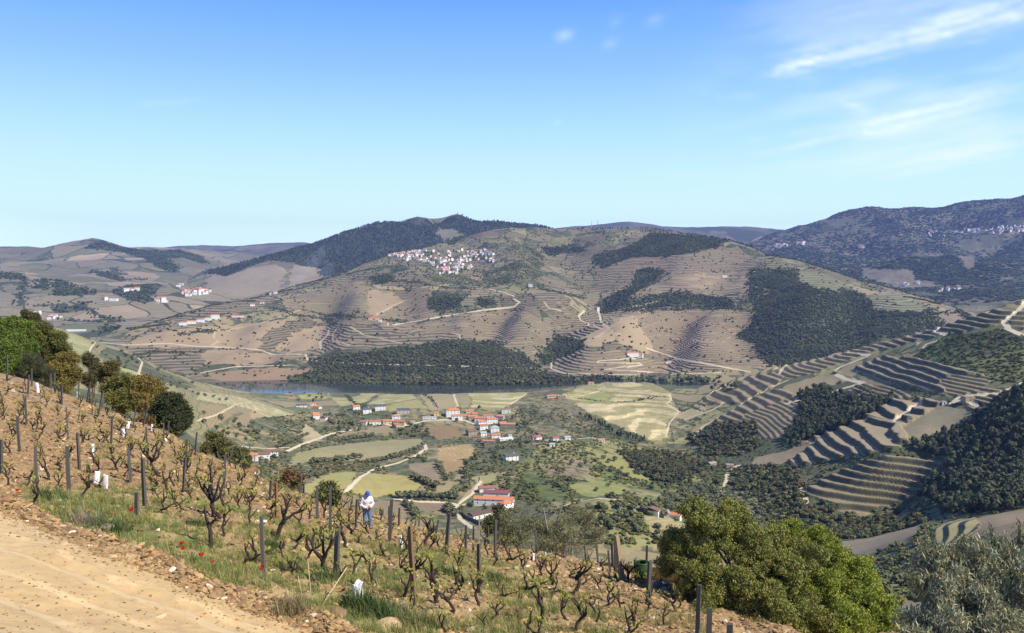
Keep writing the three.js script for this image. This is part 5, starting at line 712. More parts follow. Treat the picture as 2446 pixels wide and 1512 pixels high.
big(381, 1474, .10, 'pale stone lying alone on the dirt road', [.55, .42, .26], 2); big(925, 1503, .36, 'big ochre stone at the bottom edge beside the grass clump', [.52, .37, .2], 1); big(745, 1342, .16, 'brown stone below the forked vine', [.36, .22, .11]); big(743, 1330, .2, 'orange-brown slab between the two leaning vines', [.44, .26, .12], 2); big(625, 1247, .2, 'flat white stone on the slope left of the rusty post', [.75, .70, .62], 0); big(75, 1087, .24, 'reddish flat rock on the upper left slope', [.44, .26, .14], 0); big(240, 1268, .34, 'grey-brown slab on the road bank', [.36, .27, .18], 0, 'rock_slab'); big(228, 1253, .3, 'dark flat slab above the road bank slab', [.22, .16, .11], 0, 'rock_slab'); big(803, 1470, .26, 'dark brown clod at the road edge by the white stick', [.24, .14, .07], 1); big(1010, 1342, .2, 'orange stone beside the tall wooden post', [.46, .29, .14], 2); big(893, 1344, .14, 'brown block of stone among the vines in the middle', [.36, .2, .1], 3); big(1578, 1406, .5, 'dark boulder at the foot of the big bush', [.13, .105, .07], 1, 'boulder'); big(1596, 1420, .4, 'smaller pale boulder before the dark one', [.22, .2, .14], 3, 'boulder'); big(310, 1332, .16, 'ochre stone on the road bank', [.5, .35, .19], 2); big(150, 1300, .12, 'ochre stone at the road side', [.5, .35, .19], 1); big(268, 1333, .1, 'small ochre stone beside the road ridge', [.52, .37, .2], 3);

// grass and weeds
function tuftGeo(seed, n, h, spread, w) { const r = rng(seed), p = [], c = []; for (let i = 0; i < n; i++) { const a = r() * 6.28, l = h * (.45 + .6 * r()), x = (r() - .5) * spread, z = (r() - .5) * spread, bx = Math.cos(a) * l * (.25 + .6 * r()), bz = Math.sin(a) * l * (.25 + .6 * r()), dx = -Math.sin(a) * w, dz = Math.cos(a) * w, g = .75 + .5 * r(); p.push(x - dx, 0, z - dz, x + dx, 0, z + dz, x + bx * .45 + dx * .7, l * .62, z + bz * .45 + dz * .7, x - dx, 0, z - dz, x + bx * .45 + dx * .7, l * .62, z + bz * .45 + dz * .7, x + bx * .45 - dx * .7, l * .62, z + bz * .45 - dz * .7, x + bx * .45 - dx * .7, l * .62, z + bz * .45 - dz * .7, x + bx * .45 + dx * .7, l * .62, z + bz * .45 + dz * .7, x + bx, l, z + bz); for (let q = 0; q < 9; q++) c.push(g, g, g); } const g = new THREE.BufferGeometry(); g.setAttribute('position', new THREE.Float32BufferAttribute(p, 3)); g.setAttribute('color', new THREE.Float32BufferAttribute(c, 3)); g.computeVertexNormals(); return g; }
const mGrass = leafMat(1, 1, 1, .35, { vertexColors: true }), tufts = [tuftGeo(1, 16, .2, .22, .006), tuftGeo(2, 22, .15, .3, .007), tuftGeo(3, 9, .34, .16, .005)];
function grass(name, label, L, seed, col, cat = 'grass') { const g = thing(name, label, cat, null); g.userData.kind = 'stuff'; const r = rng(seed), per = tufts.map(() => []); for (const t of L) per[(r() * 3) | 0].push(t); per.forEach((P, i) => { if (!P.length) return; const im = new THREE.InstancedMesh(tufts[i], mGrass, P.length); im.name = 'tufts'; im.userData.kind = 'stuff'; im.castShadow = im.receiveShadow = true; P.forEach(([x, y, z, s = 1], q) => { Q.setFromAxisAngle(UPV, r() * 6.28); M4.compose(V(x, y - .01, z), Q, V(s, s * (.8 + .5 * r()), s)); im.setMatrixAt(q, M4); im.setColorAt(q, col(r)); }); g.add(im); }); }
{
  const r = rng(111), L = [], Wd = []; const green = q => { const t = q(), k = .75 + .5 * q(); return t < .55 ? rgb(.19 * k, .24 * k, .065 * k) : t < .85 ? rgb(.34 * k, .32 * k, .10 * k) : rgb(.52 * k, .42 * k, .21 * k); };
  for (let i = 0; i < 22000; i++) { const D = 13 + 26 * r(), x = D * lerp(-.62, .1, r()), id = near.idAt(x, -D); if (id !== near.verge || fbm(x * .9, D * .9, 3) < .44) continue; L.push([x, near.height(x, -D), -D, .5 + .6 * r()]); }
  for (let i = 0; i < 32000; i++) { const D = 16 + 36 * Math.pow(r(), 1.2), x = D * lerp(-.5, .26, r()), id = near.idAt(x, -D); if (id !== near.weedy && (id !== near.earth || r() < .6)) continue; if (fbm(x * .55 + 4, D * .55, 3) < (id === near.weedy ? .485 : .57)) continue; Wd.push([x, near.height(x, -D), -D, .55 + .6 * r()]); }
  grass('verge_grass', 'green and yellow grass on the verge between the dirt road and the vines', L, 112, green); grass('slope_weeds', 'thin grass and weeds between the vines', Wd, 113, green, 'weeds');
  const clump = (px, py, n, rad, s, label, col) => { const p = g0(px, py), P = []; for (let i = 0; i < n; i++) { const a = r() * 6.28, q = rad * Math.sqrt(r()), x = p[0] + Math.cos(a) * q, z = p[2] + Math.sin(a) * q; P.push([x, near.height(x, z), z, s * (.7 + .6 * r())]); } grass('grass_clump', label, P, px, col ?? (q => { const k = .7 + .5 * q(); return rgb(.10 * k, .155 * k, .045 * k); })); };
  clump(895, 1470, 90, .62, 1.7, 'big dark green clump of grass at the bottom edge'); clump(653, 1306, 50, .26, 1.1, 'dark green leafy clump beside the tall slate post'); clump(468, 1250, 34, .3, 1.0, 'green leafy weeds under the forked vine'); clump(1062, 1368, 60, .35, 1.2, 'green clump beside the tall wooden post'); clump(122, 1192, 50, .4, 1.2, 'bright green weeds at the top of the road bank'); clump(780, 1385, 60, .4, 1.2, 'dark grass around the foot of the big vine'); clump(1190, 1385, 50, .45, 1.1, 'green weeds right of the dark thin post'); clump(260, 1272, 70, .5, 1.5, 'dark grass tussock on the road bank'); clump(210, 1250, 50, .4, 1.3, 'dry grey straw on the road bank', q => { const k = .8 + .4 * q(); return rgb(.40 * k, .33 * k, .22 * k); }); clump(690, 1460, 50, .35, 1.2, 'dry straw and grass at the road edge', q => { const k = .7 + .5 * q(); return rgb(.36 * k, .30 * k, .15 * k); }); clump(1000, 1490, 70, .5, 1.3, 'mixed dry and green grass at the bottom right of the verge', q => { const k = .7 + .5 * q(); return q() < .5 ? rgb(.36 * k, .31 * k, .13 * k) : rgb(.13 * k, .17 * k, .05 * k); });
}
const LANDMARKS = [[660, 1200, 'the rusty post'], [984, 1340, 'the tall wooden post'], [876, 1210, 'the worker'], [237, 1150, 'the two white tubes'], [314, 1218, 'the round red poppy'], [779, 1340, 'the largest vine'], [1532, 1367, 'the green barrel'], [1478, 1330, 'the leaning stake'], [415, 985, 'the dark round oak'], [160, 880, 'the yellow-brown oak'], [857, 1420, 'the large white bag'], [440, 1140, 'the paired slate posts'], [786, 1180, 'the conifer shrub'], [3, 1095, 'the post at the left edge'], [436, 1303, 'the stacked poppies'], [1144, 1360, 'the thin dark post'], [933, 1250, 'the broad slate post'], [1070, 1268, 'the broad leaning post'], [627, 1304, 'the tall slate post'], [163, 1120, 'the thick slate post'], [221, 1075, 'the upper white bag'], [528, 1200, 'the black forked vine'], [606, 1110, 'the pale stake by the orange roof'], [1274, 1333, 'the white bag on the crest'], [1296, 1450, 'the large forked bottom vine'], [1184, 1290, 'the straight crest post'], [90, 928, 'the white bag by the oaks'], [352, 1050, 'the post below the brownish oaks'], [42, 1171, 'the far left poppy'], [1043, 1390, 'the very crooked vine'], [1368, 1380, 'the tall crooked vine'], [1516, 1460, 'the thick vine leaning right']];
// old vines: gnarled stocks with a few arms and fresh leaves
function sweep(path, radii, sides = 6, lump = 0, seed = 1) { // a tube of changing thickness through points
  const r = rng(seed), P = [], I = [], n = path.length; let side = V(1, 0, .2);
  path.forEach((p, i) => { const t = V().subVectors(path[Math.min(n - 1, i + 1)], path[Math.max(0, i - 1)]).normalize(); side = side.clone().addScaledVector(t, -side.dot(t)).normalize(); const b = V().crossVectors(t, side); for (let k = 0; k < sides; k++) { const a = k / sides * 6.2832, q = radii[i] * (1 + lump * (r() - .5)); P.push(p.x + (side.x * Math.cos(a) + b.x * Math.sin(a)) * q, p.y + (side.y * Math.cos(a) + b.y * Math.sin(a)) * q, p.z + (side.z * Math.cos(a) + b.z * Math.sin(a)) * q); } });
  for (let i = 0; i + 1 < n; i++) for (let k = 0; k < sides; k++) { const a = i * sides + k, b = i * sides + (k + 1) % sides; I.push(a, b, a + sides, b, b + sides, a + sides); }
  P.push(...path[n - 1].toArray()); const e = n * sides; for (let k = 0; k < sides; k++) I.push((n - 1) * sides + k, (n - 1) * sides + (k + 1) % sides, e);
  const g = new THREE.BufferGeometry(); g.setAttribute('position', new THREE.Float32BufferAttribute(P, 3)); g.setIndex(I); g.computeVertexNormals(); return g;
}
function leafSet(centres, n, size, spread, seed, tri = 3) { const r = rng(seed), p = [], c = []; for (const o of centres) for (let i = 0; i < n; i++) { const q = V(o.x + (r() - .5) * spread, o.y + (r() - .35) * spread, o.z + (r() - .5) * spread), a = V(r() - .5, r() - .3, r() - .5).normalize(), b = V(r() - .5, r() - .5, r() - .5).cross(a).normalize(), s = size * (.6 + .7 * r()), g = .75 + .5 * r(); const A = q.clone(), B = q.clone().addScaledVector(a, s * .5).addScaledVector(b, s * .5), C = q.clone().addScaledVector(a, s), D = q.clone().addScaledVector(a, s * .5).addScaledVector(b, -s * .5); for (const v of [A, B, C, A, C, D]) { p.push(v.x, v.y, v.z); c.push(g, g, g * .9); } } const g = new THREE.BufferGeometry(); g.setAttribute('position', new THREE.Float32BufferAttribute(p, 3)); g.setAttribute('color', new THREE.Float32BufferAttribute(c, 3)); g.computeVertexNormals(); return g; }
const mVine = mat(.042, .029, .021, 1), mVineLeaf = leafMat(.34, .36, .065, .4, { vertexColors: true });
function vineProto(seed, arms) { // about 1 m tall
  const r = rng(seed), parts = [], tips = [], lean = (r() - .5) * .7, lz = (r() - .5) * .5, path = [V(0, -.08, 0)], rad = [.062]; let p = V(0, 0, 0), dir = V(lean, 1, lz).normalize(); const th = .32 + .22 * r(), ns = 6;
  for (let i = 0; i < ns; i++) { path.push(p.clone()); rad.push(.054 - .014 * i / ns + .012 * (r() - .5)); dir.add(V((r() - .5) * 1.3, (r() - .2) * .3, (r() - .5) * 1.3)).normalize(); p = p.clone().addScaledVector(dir, th / ns); }
  path.push(p.clone()); rad.push(.054); parts.push(sweep(path, rad, 7, .35, seed));
  for (let a = 0; a < arms; a++) { const an = a / arms * 6.28 + r() * 1.6; let d = V(Math.cos(an) * .9, .45 + .5 * r(), Math.sin(an) * .9).normalize(), q = p.clone(); const P = [q.clone()], R = [.042], L = .42 + .34 * r(); for (let i = 1; i <= 6; i++) { d.add(V((r() - .5) * 1.3, .15 + (r() - .4) * .8, (r() - .5) * 1.3)).normalize(); q = q.clone().addScaledVector(d, L / 6); P.push(q); R.push(.040 - .026 * i / 6 + .006 * (r() - .5)); } parts.push(sweep(P, R, 6, .3, seed + a)); tips.push(q); if (r() < .6) { const s = P[3].clone(), e = s.clone().add(V((r() - .5) * .2, .16 + .1 * r(), (r() - .5) * .2)); parts.push(sweep([s, s.clone().lerp(e, .5).add(V((r() - .5) * .04, 0, (r() - .5) * .04)), e], [.026, .02, .013], 5, .2, seed)); tips.push(e); } }
  const o = new THREE.Group(); put('trunk', mergeGeometries(parts), mVine, o); put('leaves', leafSet(tips.filter((_, i) => i % 3 !== 2), 8, .08, .17, seed + 5), mVineLeaf, o); o.userData.parts = null; return o;
}
const vines = [...Array(10)].map((_, i) => vineProto(200 + i * 7, 2 + (i % 3)));
const placed = [];
const vinesMade = []; function vine(p, h, label, group, k, yaw, lean = 0) { const o = vines[k % vines.length].clone(); o.userData = {}; o.name = numbered('grape_vine'); scene.add(o); tag(o, label, 'grape vine', group); o.position.set(...p); o.rotation.set(0, yaw, lean); o.scale.setScalar(h); placed.push(p); if (group) vinesMade.push(o); }
const heroes = [[1248, 1410, 74, 'upright vine right of the thin dark post'], [1319, 1396, 62, 'wide vine with two thick arms near the white bag'], [1368, 1421, 84, 'tall crooked vine with a level arm'], [1296, 1488, 92, 'large forked vine at the bottom middle'], [1174, 1488, 62, 'stooping vine stock at the bottom edge'], [1377, 1509, 74, 'thin vine at the bottom edge right of the forked one'], [1516, 1502, 80, 'thick vine leaning right at the bottom edge'], [1504, 1391, 62, 'vine against the leaning stake'], [1435, 1410, 36, 'short bare vine left of the stake shadow'], [1090, 1400, 52, 'vine with leafy arms left of the dark thin post'], [1210, 1340, 52, 'leafy vine beside the far slate post'], [779, 1378, 115, 'largest vine with spreading arms beside the slate post'], [975, 1406, 84, 'twisted vine at the foot of the tall wooden post'], [1043, 1441, 112, 'very crooked tall vine near the bottom edge'], [958, 1330, 62, 'vine in front of the striped white bag'], [1016, 1305, 64, 'leafy dark vine right of the tall wooden post'], [827, 1308, 74, 'vine with one bent arm below the worker'], [662, 1288, 105, 'thick vine leaning far to the right'], [528, 1240, 92, 'black vine with raised arms on the left middle'], [503, 1307, 92, 'slim upright vine near the poppies'], [583, 1345, 78, 'thin straight young vine above the last poppy'], [571, 1216, 42, 'short vine stump below the far posts'], [641, 1236, 44, 'vine hugging the rusty post'], [612, 1345, 66, 'leafy vine beside the tall slate post'], [439, 1178, 46, 'vine at the foot of the paired posts'], [198, 1190, 52, 'vine with a leafy head near the white tubes'], [118, 1147, 56, 'arching vine on the left slope'], [281, 1126, 46, 'bristly vine stock on the left slope'], [379, 1135, 72, 'bold forked vine on the left slope'], [398, 1180, 56, 'vine right of the paired slate posts'], [382, 1222, 48, 'bent vine stock by the road verge'], [143, 1168, 40, 'vine by the left slate post'], [62, 1162, 44, 'dark vine beside the left poppy'], [21, 1162, 46, 'leftmost large vine near the road bank']];
heroes.forEach(([x, y, h, label], i) => { const p = g0(x, y); vine(p, h * -p[2] / 2000 * 1.12, label, null, i, i * 1.9, [0, 0, 0, 0, .2, 0, -.3, 0, 0, 0, 0, 0, 0, 0, 0, 0, 0, -.7][i] ?? 0); });
{
  const r = rng(301), all = []; const ca = Math.cos(.5), sa = Math.sin(.5);
  for (let a = -60; a < 60; a++) for (let b = -60; b < 60; b++) { const u = a * 1.12 + (r() - .5) * .5, w = b * 1.55 + (r() - .5) * .5, x = u * ca - w * sa, D = 40 + u * sa + w * ca; if (D < 19 || D > 66 || x / D < -.64 || x / D > .21) continue; const id = near.idAt(x, -D); if (id !== near.earth && id !== near.weedy) continue; if (r() < .3 || placed.some(p => Math.hypot(p[0] - x, p[2] + D) < .8)) continue; all.push([x, near.height(x, -D), -D]); }
  const vis = all.sort((a, b) => b[2] - a[2]), N = 262;
  const zone = p => { const k = p[0] / -p[2]; return k < -.45 ? 'on the left of the slope' : k < -.25 ? 'on the left middle of the slope' : k < -.05 ? 'on the middle of the slope below the worker' : 'on the right of the slope'; };
  vis.slice(0, N).forEach((p, i) => { const z = zone(p) + (p[2] < -34 ? ', upper rows' : ', lower rows'); vine(p, .54 + .36 * r(), 'gnarled old grape vine with fresh leaves ' + z, 'grape vines ' + z, (r() * 10) | 0, r() * 6.28, (r() - .5) * .3); });
  byLandmark(vinesMade, LANDMARKS, 'gnarled grape vine');
  const restV = vis.slice(N); if (restV.length) { const g = thing('far_vines', 'small gnarled vines in the farthest rows at the top of the slope', 'grape vines', null); g.userData.kind = 'stuff'; for (let k = 0; k < 5; k++) { const L = restV.filter((_, i) => i % 5 === k), [t, l] = vines[k].children; for (const s of [t, l]) { const im = new THREE.InstancedMesh(s.geometry, s.material, L.length); im.name = s.name; im.userData.kind = 'stuff'; im.castShadow = true; const q = rng(310 + k); L.forEach((p, i) => { Q.setFromAxisAngle(UPV, q() * 6.28); const h = .58 + .4 * q(); M4.compose(V(...p), Q, V(h, h, h)); im.setMatrixAt(i, M4); }); g.add(im); } } }
}
// posts: base and top as seen, each its own piece of slate or wood
const postGeo = (() => { const g = new THREE.BoxGeometry(1, 1, 1, 1, 6, 1), p = g.attributes.position, r = rng(5); g.translate(0, .5, 0); for (let i = 0; i < p.count; i++) { const y = p.getY(i), k = 1 - .16 * y; p.setX(i, p.getX(i) * k + .12 * (vn(y * 3.3, 4) - .5)); p.setZ(i, p.getZ(i) * k + .12 * (vn(y * 2.7, 9) - .5)); if (y > .99) p.setY(i, y + .02 * p.getX(i)); } const f = g.toNonIndexed(); f.deleteAttribute('uv'); f.computeVertexNormals(); return f; })();
const mSlate = mat(.085, .078, .074, .85), mSlate2 = mat(.12, .105, .095, .9), mWood = mat(.19, .12, .07, .95), mRust = mat(.26, .12, .055, .95), mPaleWood = mat(.34, .25, .15, .9);
function post(bx, by, tx, ty, label, { w = .095, m = mSlate, group, name = 'vineyard_post', cat = 'post' } = {}) { const p = g0(bx, by), D = -p[2], t = at(tx, ty, D), d = V(t[0] - p[0], t[1] - p[1], 0), L = d.length(), o = put(name, postGeo, m); o.position.set(p[0], p[1] - .1, p[2]); Q.setFromUnitVectors(UPV, d.normalize()); o.quaternion.copy(Q); o.rotateY((bx * 13.7) % 1.2 - .6); o.scale.set(w * (.85 + ((bx * 7) % 10) / 30), L + .1, w * .8); tag(o, label, cat, group); return o; }
const P3 = s => s.trim().split(/\s*;\s*/).map(q => q.split(' ').map(Number));
const zones = [['upper left of the slope', '17 908 17 847;66 947 69 895;64 1015 60 947;76 924 76 881;122 929 122 893;131 939 131 891;147 966 148 920;187 955 188 912;207 962 215 912;233 995 246 933'], ['left side of the slope', '163 1048 158 972;47 1081 41 994;265 1062 268 994;352 1081 349 1020;316 1022 325 970;341 1018 352 970;402 1030 403 1005;391 1054 391 1011'], ['left middle of the slope', '445 1107 446 1050;466 1087 470 1032;537 1139 538 1085;535 1185 535 1125;547 1108 556 1067;575 1116 579 1092;624 1141 625 1112;644 1197 647 1149;715 1191 720 1137;725 1176 726 1156'], ['crest of the slope around the worker', '850 1262 852 1193;914 1232 914 1216;928 1257 929 1209;953 1257 954 1213;1000 1250 1002 1223;1038 1293 1046 1242;1023 1272 1028 1238;1131 1285 1131 1257'], ['crest of the slope near the grey olive trees', '1169 1296 1165 1255;1194 1296 1194 1266;1281 1320 1280 1275;1330 1327 1331 1294;1345 1331 1346 1298;1400 1340 1396 1302;1430 1350 1425 1300;1458 1368 1453 1315;1464 1324 1462 1299']];
const plain = []; for (const [z, s] of zones) for (const q of P3(s)) plain.push(post(...q, 'dark slate post on the ' + z, { group: 'slate posts on the ' + z, w: q[1] < 1000 ? .12 : .1 }));
byLandmark(plain, LANDMARKS, 'dark slate post');
for (const [s, label, o] of [['3 1135 3 1050', 'dark slate post at the left edge of the picture', { w: .13 }], ['88 1174 84 1065', 'tall grey-brown post near the left poppy', { m: mSlate2 }], ['165 1177 160 1066', 'thick dark slate post left of the white tubes', { w: .14 }], ['190 1122 185 1035', 'dark slate post behind the thick one', { w: .12 }], ['312 1150 307 1070', 'dark slate post with leaves at its top', { w: .12 }], ['346 1210 341 1096', 'slate post behind the round red poppy', { w: .13 }], ['327 1232 327 1176', 'short broken post beside the round red poppy', { m: mSlate2, w: .12 }], ['437 1180 442 1092', 'front one of the paired slate posts', {}], ['509 1232 504 1117', 'slim slate post near the black vine', { w: .09 }], ['606 1145 608 1085', 'thin pale wooden stake before the orange barn roof', { m: mPaleWood, w: .07 }], ['665 1156 664 1119', 'thin pale stake behind the rusty post', { m: mPaleWood, w: .05 }], ['660 1240 660 1153', 'rusty orange-brown post in the middle of the slope', { m: mRust, w: .12 }], ['758 1238 757 1160', 'dark slate post left of the conifer shrub', { w: .12 }], ['789 1288 789 1163', 'tall slate post before the conifer shrub', { w: .11 }], ['630 1375 624 1233', 'tall slate post nearest the last poppy', { w: .12, m: mSlate2 }], ['802 1373 807 1257', 'dark slate post beside the largest vine', { w: .15 }], ['930 1298 935 1194', 'broad slate post right of the worker', { w: .17 }], ['989 1416 979 1257', 'tall weathered brown wooden post', { m: mWood, w: .14 }], ['1066 1310 1073 1226', 'broad slate post leaning right in the middle', { w: .16 }], ['1112 1310 1113 1255', 'slate post right of the leaning broad one', { w: .12 }], ['1144 1280 1145 1231', 'thin pale stake below the farm barn', { m: mPaleWood, w: .06 }], ['1145 1421 1143 1299', 'dark tapering post alone on the slope', { w: .11 }], ['1183 1332 1184 1243', 'straight slate post on the crest left of the grey olives', { w: .14 }], ['1470 1379 1470 1273', 'thick dark post propped by a leaning stake', { w: .17 }], ['1488 1387 1473 1278', 'weathered brown stake leaning on the thick post', { m: mPaleWood, w: .2 }], ['1544 1387 1545 1303', 'slim dark post beside the green barrel', { w: .1 }], ['1548 1440 1552 1340', 'square dark post in front of the green barrel', { w: .15 }], ['1666 1517 1670 1397', 'dark post before the big bush', { w: .14 }], ['1693 1540 1695 1452', 'post with a wire at the bottom edge', { w: .16 }], ['1743 1560 1743 1490', 'stub of a dark post at the bottom edge under the bush', { w: .2 }]]) post(...s.split(' ').map(Number), label, o);
// canes, a hose, bags, poppies, a barrel
function rod(name, label, cat, list, rad, m) { const P = list.map(q => V(...at(...q))); tag(put(name, sweep(P, P.map(() => rad), 6), m), label, cat); }
const mStraw = mat(.62, .50, .30, .9);
const dOf = (x, y) => -g0(x, y)[2];
{ const d = dOf(744, 1438); rod('dry_cane', 'dry cane standing upright in the verge grass', 'cane', [[744, 1438, d], [735, 1335, d]], .011, mStraw); rod('dry_cane', 'short dry cane left of the upright one', 'cane', [[725, 1441, d], [712, 1376, d]], .009, mStraw); rod('dry_cane', 'long dry cane leaning across the verge', 'cane', [[771, 1442, d], [829, 1355, d + .8]], .012, mStraw); rod('white_stick', 'white stick lying at the road edge', 'stick', [[772, 1441, dOf(772, 1441)], [800, 1451, dOf(800, 1451)], [829, 1459, dOf(829, 1460)]], .02, M([.75, .70, .62])); }
{ const L = near.trace('0 936 66 952 150 980 265 1015 340 1058', 20).map(p => V(p[0], p[1] + .25, p[2])); tag(put('irrigation_hose', sweep(L, L.map(() => .018), 5), M([.5, .46, .42])), 'thin pale hose strung between posts on the upper left', 'hose'); const a = at(1695, 1458, 24.4), b = at(1685, 1530, 24.4); tag(put('wire_coil', sweep([V(...a), V(a[0] - .12, a[1] - .25, a[2]), V(b[0], b[1], b[2])], [.008, .008, .008], 5), M([.2, .13, .08])), 'brown wire hanging from the post at the bottom edge', 'wire'); }
function bagGeo(seed, open = 1) { const g = new THREE.CylinderGeometry(.32, .36, 1, 22, 10, false), p = g.attributes.position, c = .7; g.translate(0, .5, 0); for (let i = 0; i < p.count; i++) { const x = p.getX(i), y = p.getY(i), z = p.getZ(i), a = Math.atan2(z, x), k = 1 + .07 * Math.sin(a * 4 + y * 4 + seed) + .05 * Math.sin(a * 7 - y * 9); p.setXYZ(i, x * k + .16 * (y * y) * Math.sin(seed), y - .06 * Math.sin(a * 3 + seed) * y, z * k * c); } g.computeVertexNormals(); return g; }
const mBag = new THREE.MeshPhysicalMaterial({ color: rgb(.86, .86, .85), roughness: .55, side: THREE.DoubleSide, transmission: .15, thickness: 0 });
function bag(px, py, h, label, k = 1, tilt = 0) { const p = g0(px, py), H2 = 1.2 * h * -p[2] / 2000, m = put('plastic_bag', bagGeo(k), mBag); m.position.set(p[0], p[1] - .02, p[2]); m.scale.setScalar(H2); m.scale.x = m.scale.z = H2 * (h > 40 ? .85 : .62); m.rotation.set(0, k, tilt); tag(m, label, 'plastic bag'); }
bag(857, 1441, 44, 'large white plastic bag standing in the verge grass', 1, .18); bag(957, 1313, 30, 'crumpled white bag behind the tall wooden post', 2, .1); bag(250, 1167, 28, 'right one of two white tubes standing side by side', 3, .12); bag(229, 1157, 26, 'left one of two white tubes standing side by side', 4, .1); bag(221, 1086, 21, 'white bag on the slope above the two tubes', 5, .1); bag(297, 1044, 17, 'slim white tube on the upper slope', 6, .2); bag(304, 1024, 15, 'torn white bag highest on the upper slope', 7, -.2); bag(363, 1030, 14, 'white bag beside the dark round oak', 8, -.1); bag(90, 938, 20, 'white bag near the brown oaks at the top left', 9, -.1); bag(186, 944, 12, 'small white bag at the vineyard edge under the brown oak', 10); bag(1274, 1341, 16, 'white bag on the crest right of the leafy vine', 11, .1); bag(1303, 1327, 8, 'tiny white rag among the leaves on the crest', 12);
bag(398, 1054, 8, 'scrap of white plastic under the dark round oak', 13, .5); bag(753, 1296, 9, 'scrap of white plastic by the largest vine', 14, .9);
{ const mPet = leafMat(.62, .012, .008, .25), mStem = mat(.12, .2, .05), petal = (() => { const g = new THREE.SphereGeometry(1, 12, 6, 0, 1.9, .5, 1.25), p = g.attributes.position; for (let i = 0; i < p.count; i++) p.setY(i, p.getY(i) * .9 + .08 * Math.sin(p.getX(i) * 9)); g.computeVertexNormals(); return g; })(), core = new THREE.SphereGeometry(.28, 8, 6);
  [[42, 1171, .06, 'red poppy at the far left by the slate post'], [314, 1218, .072, 'round red poppy beside the short broken post'], [244, 1197, .04, 'small half-hidden red poppy below the white tubes'], [435, 1297, .062, 'upper one of the stacked pair of red poppies'], [436, 1310, .062, 'lower one of the stacked pair of red poppies'], [481, 1325, .068, 'red poppy between the stacked pair and the flat one'], [507, 1342, .05, 'flat pale red poppy in the verge grass'], [625, 1357, .066, 'red poppy in front of the tall slate post']].forEach(([x, y, s, label], i) => { const p = g0(x, y + 16), t = at(x, y, -p[2]), g = thing('poppy', label, 'poppy'); g.position.set(...p); const h = t[1] - p[1]; put('stem', sweep([V(0, -.05, 0), V(.02, h * .5, 0), V(0, h, 0)], [.006, .005, .005], 5), mStem, g); for (let k = 0; k < 4; k++) { const q = put('petal', petal, mPet, g); q.position.set(0, h + s * .35, 0); q.rotation.set(.25 * Math.sin(i * 2), k * 1.57 + i, Math.PI + .2); q.scale.set(s, s * .9, s); } const c = put('flower_centre', core, M([.02, .015, .015]), g); c.position.set(0, h + s * .1, .0); c.scale.setScalar(s); }); }
{ const p = g0(1532, 1388), g = thing('barrel', 'green plastic barrel standing between the posts and the bush', 'barrel'); g.position.set(...p); const pr = [[.0, .02], [.30, .02], [.34, .08], [.345, .3], [.36, .33], [.345, .36], [.345, .66], [.36, .69], [.34, .72], [.33, .95], [.30, .95], [.30, .9]].map(q => new THREE.Vector2(...q)); put('body', new THREE.LatheGeometry(pr, 28), mat(.035, .075, .03, .5, { side: THREE.DoubleSide }), g); const rim = put('rim', new THREE.TorusGeometry(.325, .022, 8, 28), mat(.06, .13, .05, .5), g); rim.rotation.x = Math.PI / 2; rim.position.y = .95; g.scale.set(.95, .92, .95); }

// ───────────────────────── near trees and shrubs ─────────────────────────
function spray(seed, n, len, wid, spread, hang = 0) { const r = rng(seed), p = [], c = [], N = []; for (let i = 0; i < n; i++) { const a = V(r() - .5, r() - .35 - hang, r() - .5).normalize(), b = V(r() - .5, r() - .5, r() - .5).cross(a).normalize(), o = V((r() - .5) * spread, (r() - .5) * spread, (r() - .5) * spread), l = len * (.7 + .6 * r()), w = wid * (.8 + .4 * r()), nn = V().crossVectors(a, b).multiplyScalar(l * .12), g = .75 + .5 * r(); const B = o.clone().addScaledVector(a, l * .45).addScaledVector(b, w / 2).add(nn), C = o.clone().addScaledVector(a, l), D = o.clone().addScaledVector(a, l * .45).addScaledVector(b, -w / 2).add(nn); for (const v of [o, B, C, o, C, D]) { p.push(v.x, v.y, v.z); c.push(g, g, g); } } const g = new THREE.BufferGeometry(); g.setAttribute('position', new THREE.Float32BufferAttribute(p, 3)); g.setAttribute('color', new THREE.Float32BufferAttribute(c, 3)); g.computeVertexNormals(); return g; }
const broad = [spray(1, 9, .085, .05, .16), spray(2, 9, .08, .045, .18)], fine = [spray(3, 12, .14, .08, .34), spray(4, 12, .13, .08, .36)], olive = [spray(5, 9, .10, .02, .15), spray(6, 8, .11, .019, .14)], wisp = [spray(7, 10, .13, .04, .4), spray(8, 8, .14, .035, .5)];
const mBroad = leafMat(1, 1, 1, .25, { vertexColors: true, roughness: .55 }), mSilver = leafMat(1, 1, 1, .2, { vertexColors: true, roughness: .45 }), mBark = mat(.085, .065, .05, 1), mGreyBark = mat(.30, .27, .22, 1);
